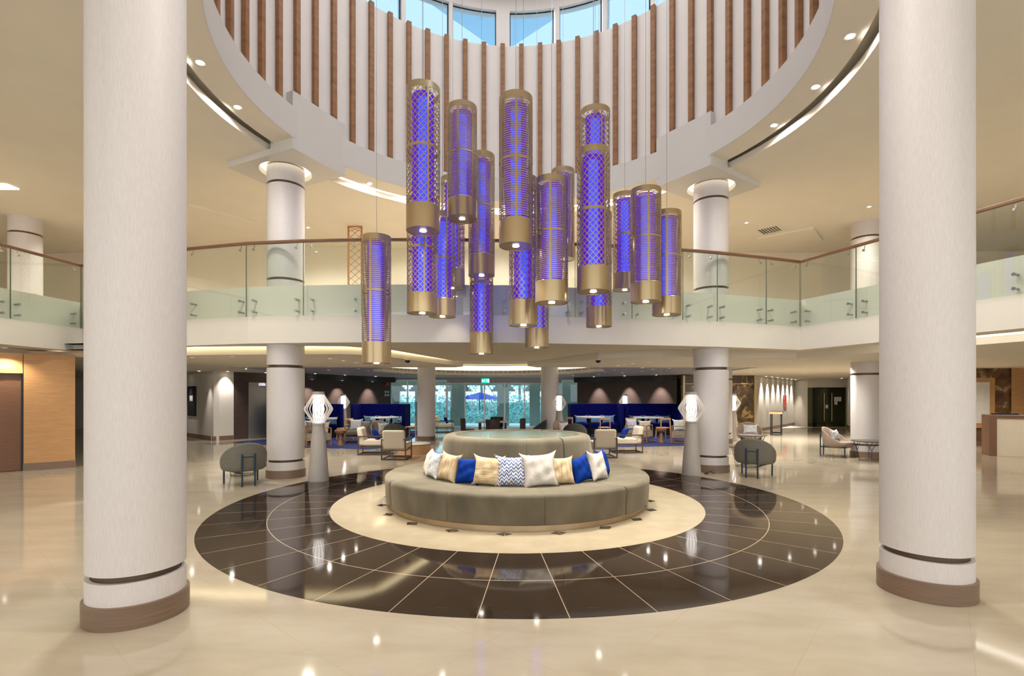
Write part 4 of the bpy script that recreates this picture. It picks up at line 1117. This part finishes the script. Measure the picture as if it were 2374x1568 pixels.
# ================================================================== GROUND FLOOR CEILING LIGHTS
DL = [(445,828.6),(538,826.5),(472,865.7),(569,856.4),(764,830.8),(796,835.8),(826,840.5),(762,850.3),(762,858),(804,862.9),(831,855),(853,859.6),(859.5,866.8),(889,863),(917,870),(934,866.8),
      (1039,870),(1158,871),(1213,870.6),(1197,874.5),(1319.6,867.6),(1328,871),(1365,865),(1388,868.6),(1402,862),(1425,858.7),(1434,847.5),(1444,865),(1467,843.6),(1488,861),(1489.6,852.6),(1503,839.6),(1514,856.4),(1543,835.6),(1552,854),
      (1724,861),(1740,863.6),(1762,833.7),(1811,864),(1831,836.2),(1861,862.6),(1889.6,839),(1914,861),(1935,842.2),(1969,859.4)]
s0, m0 = mk_spot('ceiling_spotlight', .05)
m0.data.materials[0] = M['spotlens2']
for k, (px, py) in enumerate(DL):
    lounge = py > 853.5 and 700 < px < 1560
    z = 2.72 if lounge else 2.68
    Y = FOC*(z-EYE)/(HORY-py); X = at(px, Y)
    if k == 0: o, l = s0, m0
    else:
        o = s0.copy(); COL.objects.link(o); l = m0.copy(); COL.objects.link(l); l.parent = o
    o.location = (X, Y, z-.001)
    tag(o, 'small recessed spotlight in the grey lounge ceiling' if lounge else ('small recessed spotlight in the cream ceiling on the left' if px < 1100 else 'small recessed spotlight in the cream ceiling on the right'), 'spotlight',
        'lounge ceiling spotlights' if lounge else ('left ceiling spotlights' if px < 1100 else 'right ceiling spotlights'))
    light('spot_lamp', 'SPOT', (X, Y, z-.03), 55 if lounge else (95 if X < 9 else 210), (1, .95, .86), .04, 150, .7)
for px, py in ((11, 805.7), (133, 814.4)):
    z = ZF+.0; Y = FOC*(z-EYE)/(HORY-py); X = at(px, Y)
    o = s0.copy(); COL.objects.link(o); l = m0.copy(); COL.objects.link(l); l.parent = o; o.location = (X, Y, 2.679 if Y > 12 else z-.001)
    tag(o, 'recessed spotlight in the soffit before the timber wall, %s' % ('left one' if px < 50 else 'right one'), 'spotlight', 'timber wall spotlights')
    light('spot_lamp', 'SPOT', (X, Y, 2.64), 60, (1, .86, .66), .04, 140, .7)

# wall washers
def onwall(p, q, px):
    t = (px-1187)/FOC; dx, dy = q[0]-p[0], q[1]-p[1]; s = (t*p[1]-p[0])/(dx-t*dy); return (p[0]+dx*s, p[1]+dy*s)
def washer(p, q, px, off, e, lb, grp, z=2.66, spot=62, col=(1, .9, .86)):
    x, y = onwall(p, q, px); d = Vector((q[0]-p[0], q[1]-p[1])).normalized(); n = Vector((d.y, -d.x))
    if n.dot(Vector((-x, -y))) < 0: n = -n
    X, Y = x+n.x*off, y+n.y*off
    o = s0.copy(); COL.objects.link(o); l = m0.copy(); COL.objects.link(l); l.parent = o; o.location = (X, Y, z)
    tag(o, lb, 'spotlight', grp)
    light('wall_washer', 'SPOT', (X, Y, z-.02), e, col, .03, spot, .9, (-n.x*(.16 if off < .5 else .34), -n.y*(.16 if off < .5 else .34), -1))
LW = ((-9.4,22.3), (-6.5,27.0)); RW = ((3.5,27.0), (7.67,23.7)); WW = ((11.35,23.7), (16.6,29.7))
for px in (712, 782, 853): washer(*LW, px, .55, 420, 'wall washer lighting the dark timber wall on the left', 'left dark wall washers', 2.70, 58)
for px in (1389, 1459, 1532): washer(*RW, px, .55, 420, 'wall washer lighting the dark timber wall on the right', 'right dark wall washers', 2.70, 58)
for k in range(9): washer(*WW, (1765,1779,1792,1803.5,1815,1825,1834.5,1844,1852)[k], .22, 260, 'wall washer making a scallop of light on the white wall', 'white wall washers', 2.67, 56, (1, .93, .84))
washer((-13.9,21.5), (-11.46,19.37), 444, .4, 80, 'wall washer above the notice board', 'lobby wall washers', 2.67, 50)
washer((-13.9,21.5), (-11.46,19.37), 488, .4, 80, 'wall washer near the white lobby corner', 'lobby wall washers', 2.67, 50)
washer((-11.46,19.37), (-11.03,20.0), 522, .2, 130, 'bright wall washer on the white wall end beside the lift', 'lobby wall washers', 2.67, 75)
washer((-11.03,20.0), (-9.4,22.0), 608, .3, 40, 'wall washer above the lift door', 'lobby wall washers', 2.67, 60)
washer((18.55,28.0), (16.1,23.6), 1967, .3, 40, 'wall washer right of the glass doors', 'white wall washers', 2.67, 45)

# ---- lift
def frame_on(p, q, px0, px1):
    a = Vector(onwall(p, q, px0)); b = Vector(onwall(p, q, px1)); d = (b-a).normalized(); n = Vector((d.y, -d.x))
    if n.dot(-a) < 0: n = -n
    return a, b, d, n
def slab(mb, a, b, n, z0, z1, t0, t1):
    P = [a+n*t0, b+n*t0, b+n*t1, a+n*t1]; return mb.prism([tuple(p) for p in P], z0, z1)
a, b, d, n = frame_on((-11.03,20.0), (-9.4,22.0), 575, 652)
lift = struct('door_9', slab(slab(MB(), a+d*.07, (a+b)/2-d*.004, n, .01, 2.12, .0, .02), (a+b)/2+d*.004, b-d*.07, n, .01, 2.12, .0, .02), M['steel'])
f = MB(); slab(f, a, a+d*.07, n, 0, 2.28, 0, .05); slab(f, b-d*.07, b, n, 0, 2.28, 0, .05); slab(f, a+d*.07, b-d*.07, n, 2.12, 2.28, 0, .05); obj('door_frame', f, M['steel'], lift)
c = onwall((-11.03,20.0), (-9.4,22.0), 606); c = Vector(c)
ind = tag(obj('floor_indicator', slab(MB(), c-d*.14, c+d*.14, n, 2.15, 2.25, .051, .065), M['trimw']), 'small floor indicator display above the steel lift door', 'display')
g = MB(); slab(g, c-d*.07, c-d*.02, n, 2.165, 2.235, .0651, .068); slab(g, c+d*.02, c+d*.07, n, 2.165, 2.235, .0651, .068); obj('digits', g, emit('indicator_blue', (.1,.15,.9,1), 1.5), ind)
# notice board
a, b, d, n = frame_on((-13.9,21.5), (-11.46,19.37), 436.5, 455.5)
nb = tag(obj('notice_board', slab(MB(), a, b, n, .90, 2.13, .0, .03), M['darkpaint']), 'tall dark notice panel with a white sheet on the lobby wall', 'notice board')
obj('paper_sheet', slab(MB(), a+(b-a)*.28, a+(b-a)*.66, n, 1.52, 1.74, .031, .034), M['paper'], nb)
# alarm panel on the dark wall
a, b, d, n = frame_on(*LW, 888, 902)
al = tag(obj('alarm_bell', slab(MB(), a+d*.1, a+d*.35, n, 2.28, 2.44, .03, .08), M['red']), 'red alarm box high on the dark wall left of the garden doors', 'alarm')
for i in range(2):
    for j in range(2):
        sw = tag(obj('wall_socket', slab(MB(), a+d*(.1+.19*i), a+d*(.22+.19*i), n, 1.72+.17*j, 1.84+.17*j, .01, .03), M['trimw']), '%s %s white wall plate left of the garden doors' % (('lower','upper')[j], ('left','right')[i]), 'wall plate', 'white wall plates')

# ---- timber door at far left
p, q = Vector((-13.6, 9.3)), Vector((-11.17, 11.52)); d = (q-p).normalized(); n = Vector((-d.y, d.x))
struct('door_10', MB().prism([tuple(p+n*.10), tuple(q+n*.10-d*.03), tuple(q+n*.15-d*.03), tuple(p+n*.15)], .015, 2.22), M['walnut'])
struct('trim_9', MB().prism([tuple(q+n*.06-d*.03), tuple(q+n*.06), tuple(q+n*.2), tuple(q+n*.2-d*.03)], 0, 2.23), M['black'])

# ---- glass double doors at right
dw = Vector((16.42, 28.02)); de = Vector((18.52, 28.02)); mid = (dw+de)/2
for k, (u, v) in enumerate(((dw, mid-Vector((.006, 0))), (mid+Vector((.006, 0)), de))):
    o = struct('door_%d' % (5+k), MB().prism([(u.x, u.y), (v.x, v.y), (v.x, v.y+.012), (u.x, u.y+.012)], .02, 2.2), M['greenglass'])
    hx = v.x-.10 if k == 0 else u.x+.30; hx = (mid.x-.17, mid.x+.25)[k]
    h = MB().tube([(hx, u.y-.06, .35), (hx, u.y-.06, 1.90)], .022, 10).tube([(hx, u.y-.06, .5), (hx, u.y, .5)], .01, 6).tube([(hx, u.y-.06, 1.75), (hx, u.y, 1.75)], .01, 6)
    obj('pull_handle', h, M['handle'] if 'handle' in M else M['gold'], o, smooth=True)
struct('wall_behind_glass_doors', MB().box(14.5, 24.5, 31.5, 31.7, 0, 2.7), M['greenwall'] if 'greenwall' in M else M['darkwood'])
for x0, x1, z0, z1, lb in ((17.88,18.27,1.44,1.68,'larger white notice taped to the right glass door'), (17.89,18.06,1.26,1.43,'small white notice below the larger one on the right glass door'), (17.40,17.54,1.05,1.24,'small cream notice low between the door handles')):
    tag(obj('door_notice', MB().box(x0, x1, 28.005, 28.012, z0, z1), M['paper']), lb, 'notice')
# red banner sign on the white wall
a, b, d, n = frame_on(*WW, 1815.5, 1822.5)
rs = tag(obj('red_wall_sign', slab(MB(), a, b, n, 1.04, 1.78, .0, .02), M['red']), 'narrow red upright sign on the white wall above the console', 'sign')
g = MB(); w_ = (b-a).length
for k, (zz0, f0, f1) in enumerate(((1.70,.15,.8),(1.62,.15,.65),(1.55,.2,.85),(1.42,.3,.6),(1.34,.45,.7),(1.28,.35,.6),(1.15,.15,.85))): slab(g, a+d*w_*f0, a+d*w_*f1, n, zz0, zz0+.035, .0201, .022)
obj('sign_marks', g, M['pink'] if 'pink' in M else M['paper'], rs)
# brass edged marble slabs right of the booths
struct('trim_10', MB().box(11.2, 11.28, 23.32, 23.4, 0, 2.68).box(7.9, 11.2, 23.34, 23.39, 2.28, 2.31).box(7.9, 8.0, 23.32, 23.4, 0, 2.68), M['gold'])
light('marble_washer', 'SPOT', (10.75, 23.0, 2.64), 45, (1, .85, .5), .03, 70, .6, (0, .4, -1))
light('marble_washer', 'SPOT', (8.6, 23.0, 2.64), 45, (1, .85, .5), .03, 70, .6, (0, .4, -1))

# ---- reception desk and art frame at far right
t = thing('reception_desk', 'reception desk with walnut surround and cream front at the far right', 'desk', (13.72, 14.5, 0), -30)
obj('top', MB().box(0, 4.2, 0, .75, 1.08, 1.17), M['walnut'], t, bevel=.004)
obj('end_panel', MB().box(0, .16, 0, .75, 0.002, 1.08), M['walnut'], t, bevel=.004)
obj('front_panel', MB().box(.16, 4.2, .05, .70, .002, 1.08), M['cream'], t)
t = thing('desk_monitor', 'low dark monitor edge standing on the reception desk', 'monitor', (14.25, 14.5, 1.171), -30)
obj('screen', MB().box(-.3, .3, .25, .28, .0, .04), M['black'], t)
p, q = (15.2,17.5), (24,17.2)
t = thing('wall_art', 'tall oak framed cream panel on the brown marble wall at far right', 'wall panel', (15.75, 17.42, 0))
obj('frame', MB().box(-.5, .92, 0, .04, .62, 2.35), M['oak'], t); obj('panel', MB().box(-.36, .72, -.02, -.001, .78, 2.2), M['trimw'], t)

# ---- cctv domes, vents, panels
for px, py, lb in ((945, 835, 'black camera dome on the left part of the ceiling slab'), (1387, 835, 'black camera dome on the right part of the ceiling slab')):
    Y = FOC*(2.66-EYE)/(HORY-py); X = at(px, Y); zc = 2.68
    t = thing('security_camera', lb, 'camera', (X, Y, zc), 0)
    obj('mount', MB().lathe([(.001, 0), (.09, 0), (.085, -.03), (.001, -.03)], 24), M['trimw'], t); obj('dome', MB().lathe([(.07, -.03), (.062, -.07), (.035, -.095), (.001, -.10)], 24), M['black'], t, smooth=True)
def diffuser(label, px, py, z, w_, rz, name='air_diffuser'):
    Y = FOC*(z-EYE)/(HORY-py); X = at(px, Y)
    t = thing(name, label, 'vent', (X, Y, z-.002), rz)
    obj('frame', MB().box(-w_, w_, -w_, -w_+.05, -.015, 0).box(-w_, w_, w_-.05, w_, -.015, 0).box(-w_, -w_+.05, -w_+.05, w_-.05, -.015, 0).box(w_-.05, w_, -w_+.05, w_-.05, -.015, 0), M['ceil'], t)
    m = MB()
    for k in range(8):
        y = -w_+.07+(2*w_-.14)*k/7; m.bar((-w_+.06, y, -.008), (w_-.06, y, -.008), .03, .004, (0, .7, .7))
    obj('slats', m, M['ceil'], t); obj('backing', MB().box(-w_+.05, w_-.05, -w_+.05, w_-.05, -.002, -.0005), M['black'], t)
diffuser('square air vent in the upper ceiling right of the right column', 1785, 533, 6.60, .33, 45)
for k, (px, py, w_) in enumerate(((1832, 553, .75), (500, 515, .95))):
    Y = FOC*(6.6-EYE)/(HORY-py); X = at(px, Y)
    o = obj('access_panel', MB().box(-w_, w_, -w_, w_, -.05, -.001), M['ceil'], bevel=.0); o.location = (X, Y, 6.6); o.rotation_euler = (0, 0, radians(45+4.5))
    tag(o, 'raised square access panel in the upper ceiling %s' % ('at right near the air vent' if k == 0 else 'between the left columns'), 'ceiling panel')
# bronze lattice screen on the upper floor behind the rail
t = thing('screen_panel', 'small bronze lattice screen standing on the gallery left of the pendants', 'screen', (at(823, 14.5), 14.5, 3.80), 0)
W2 = .21; H2 = 2.82
obj('frame', MB().box(-W2, -W2+.04, -.02, .02, .002, H2).box(W2-.04, W2, -.02, .02, .002, H2).box(-W2+.04, W2-.04, -.02, .02, H2-.05, H2).box(-W2+.04, W2-.04, -.02, .02, .002, .05), M['bronze'] if 'bronze' in M else M['gold'], t)
m = MB()
for k in range(14):
    z0 = .05+k*.2; m.bar((-W2+.04, 0, z0), (W2-.04, 0, min(z0+.3, H2-.05)), .012, .012); m.bar((W2-.04, 0, z0), (-W2+.04, 0, min(z0+.3, H2-.05)), .012, .012)
obj('lattice', m, M['bronze'] if 'bronze' in M else M['gold'], t)
# floor socket clutter by the right lamp
t = thing('power_cable', 'short black cable and plug on the floor beside the right lamp', 'cable', (4.25, 11.05, .003))
obj('plug', MB().box(-.03, .03, -.02, .02, 0, .04), M['black'], t); obj('cord', MB().tube([(.03,0,.01),(.08,.02,.05),(.12,-.01,.07),(.15,.03,.02),(.19,0,.01)], .008, 6), M['black'], t)

# ---- spots added to fill the upper gallery and its ceiling with light
up = None
GL_ = [(-8.0,13.2),(-5.9,14.6),(-2.5,13.4),(.5,13.5),(3.2,13.6),(6.6,14.2),(9.2,13.0),(10.2,9.6),(11.3,6.2),(12.4,2.8),(-13.0,11.0),(-13.4,8.0),(-13.8,5.0),(-14,2.2),(-11.5,14.6),(13.5,12.0)]
for k, (x, y) in enumerate(GL_):
    o = s0.copy(); COL.objects.link(o); l = m0.copy(); COL.objects.link(l); l.parent = o; o.location = (x, y, 6.599)
    tag(o, 'added fill spotlight in the upper gallery ceiling', 'spotlight', 'added upper gallery spotlights')
    light('gallery_fill', 'SPOT', (x, y, 6.56), (440 if y < 9 else 265) if x < 0 else (300 if y < 7 else 170), (1, .93, .82), .05, 150, .8)
# bright square ceiling coffer at the upper far left, long cove at the upper right
Y = FOC*4.9/(HORY-432); tag(obj('ceiling_light_panel', MB().box(at(0, Y)-1.2, at(30, Y), Y-.15, Y+.15, 6.58, 6.599), M['ledwhite']), 'bright slot light in the upper ceiling at the far left edge', 'light')

light('corridor_fill', 'SPOT', (17.4, 30.2, 2.6), 160, (1, .92, .76), .05, 150, .7)  # unseen spot added to brighten the wall behind the glass doors
for x, y in ((13.2, 12.6), (15.6, 15.3), (13.6, 16.6), (10.6, 17.6), (13.5, 20.0)):  # extra spots added to brighten the reception end
    o = s0.copy(); COL.objects.link(o); l = m0.copy(); COL.objects.link(l); l.parent = o; o.location = (x, y, 2.679)
    tag(o, 'added spotlight in the cream ceiling brightening the reception desk', 'spotlight', 'added reception spotlights')
    light('spot_lamp', 'SPOT', (x, y, 2.64), 110, (1, .93, .80), .04, 150, .7)

for x, y in ((-7.4, 3.6), (7.9, 3.6), (-3.6, -.6), (4.0, -.6)):  # spots added out of view, to lift the near ceiling by bounce
    o = s0.copy(); COL.objects.link(o); l = m0.copy(); COL.objects.link(l); l.parent = o; o.location = (x, y, 6.599)
    tag(o, 'added out-of-view spotlight in the high ceiling over the front of the lobby', 'spotlight', 'added front lobby spotlights')
    light('lobby_fill', 'SPOT', (x, y, 6.56), 130, (1, .94, .84), .05, 130, .8)
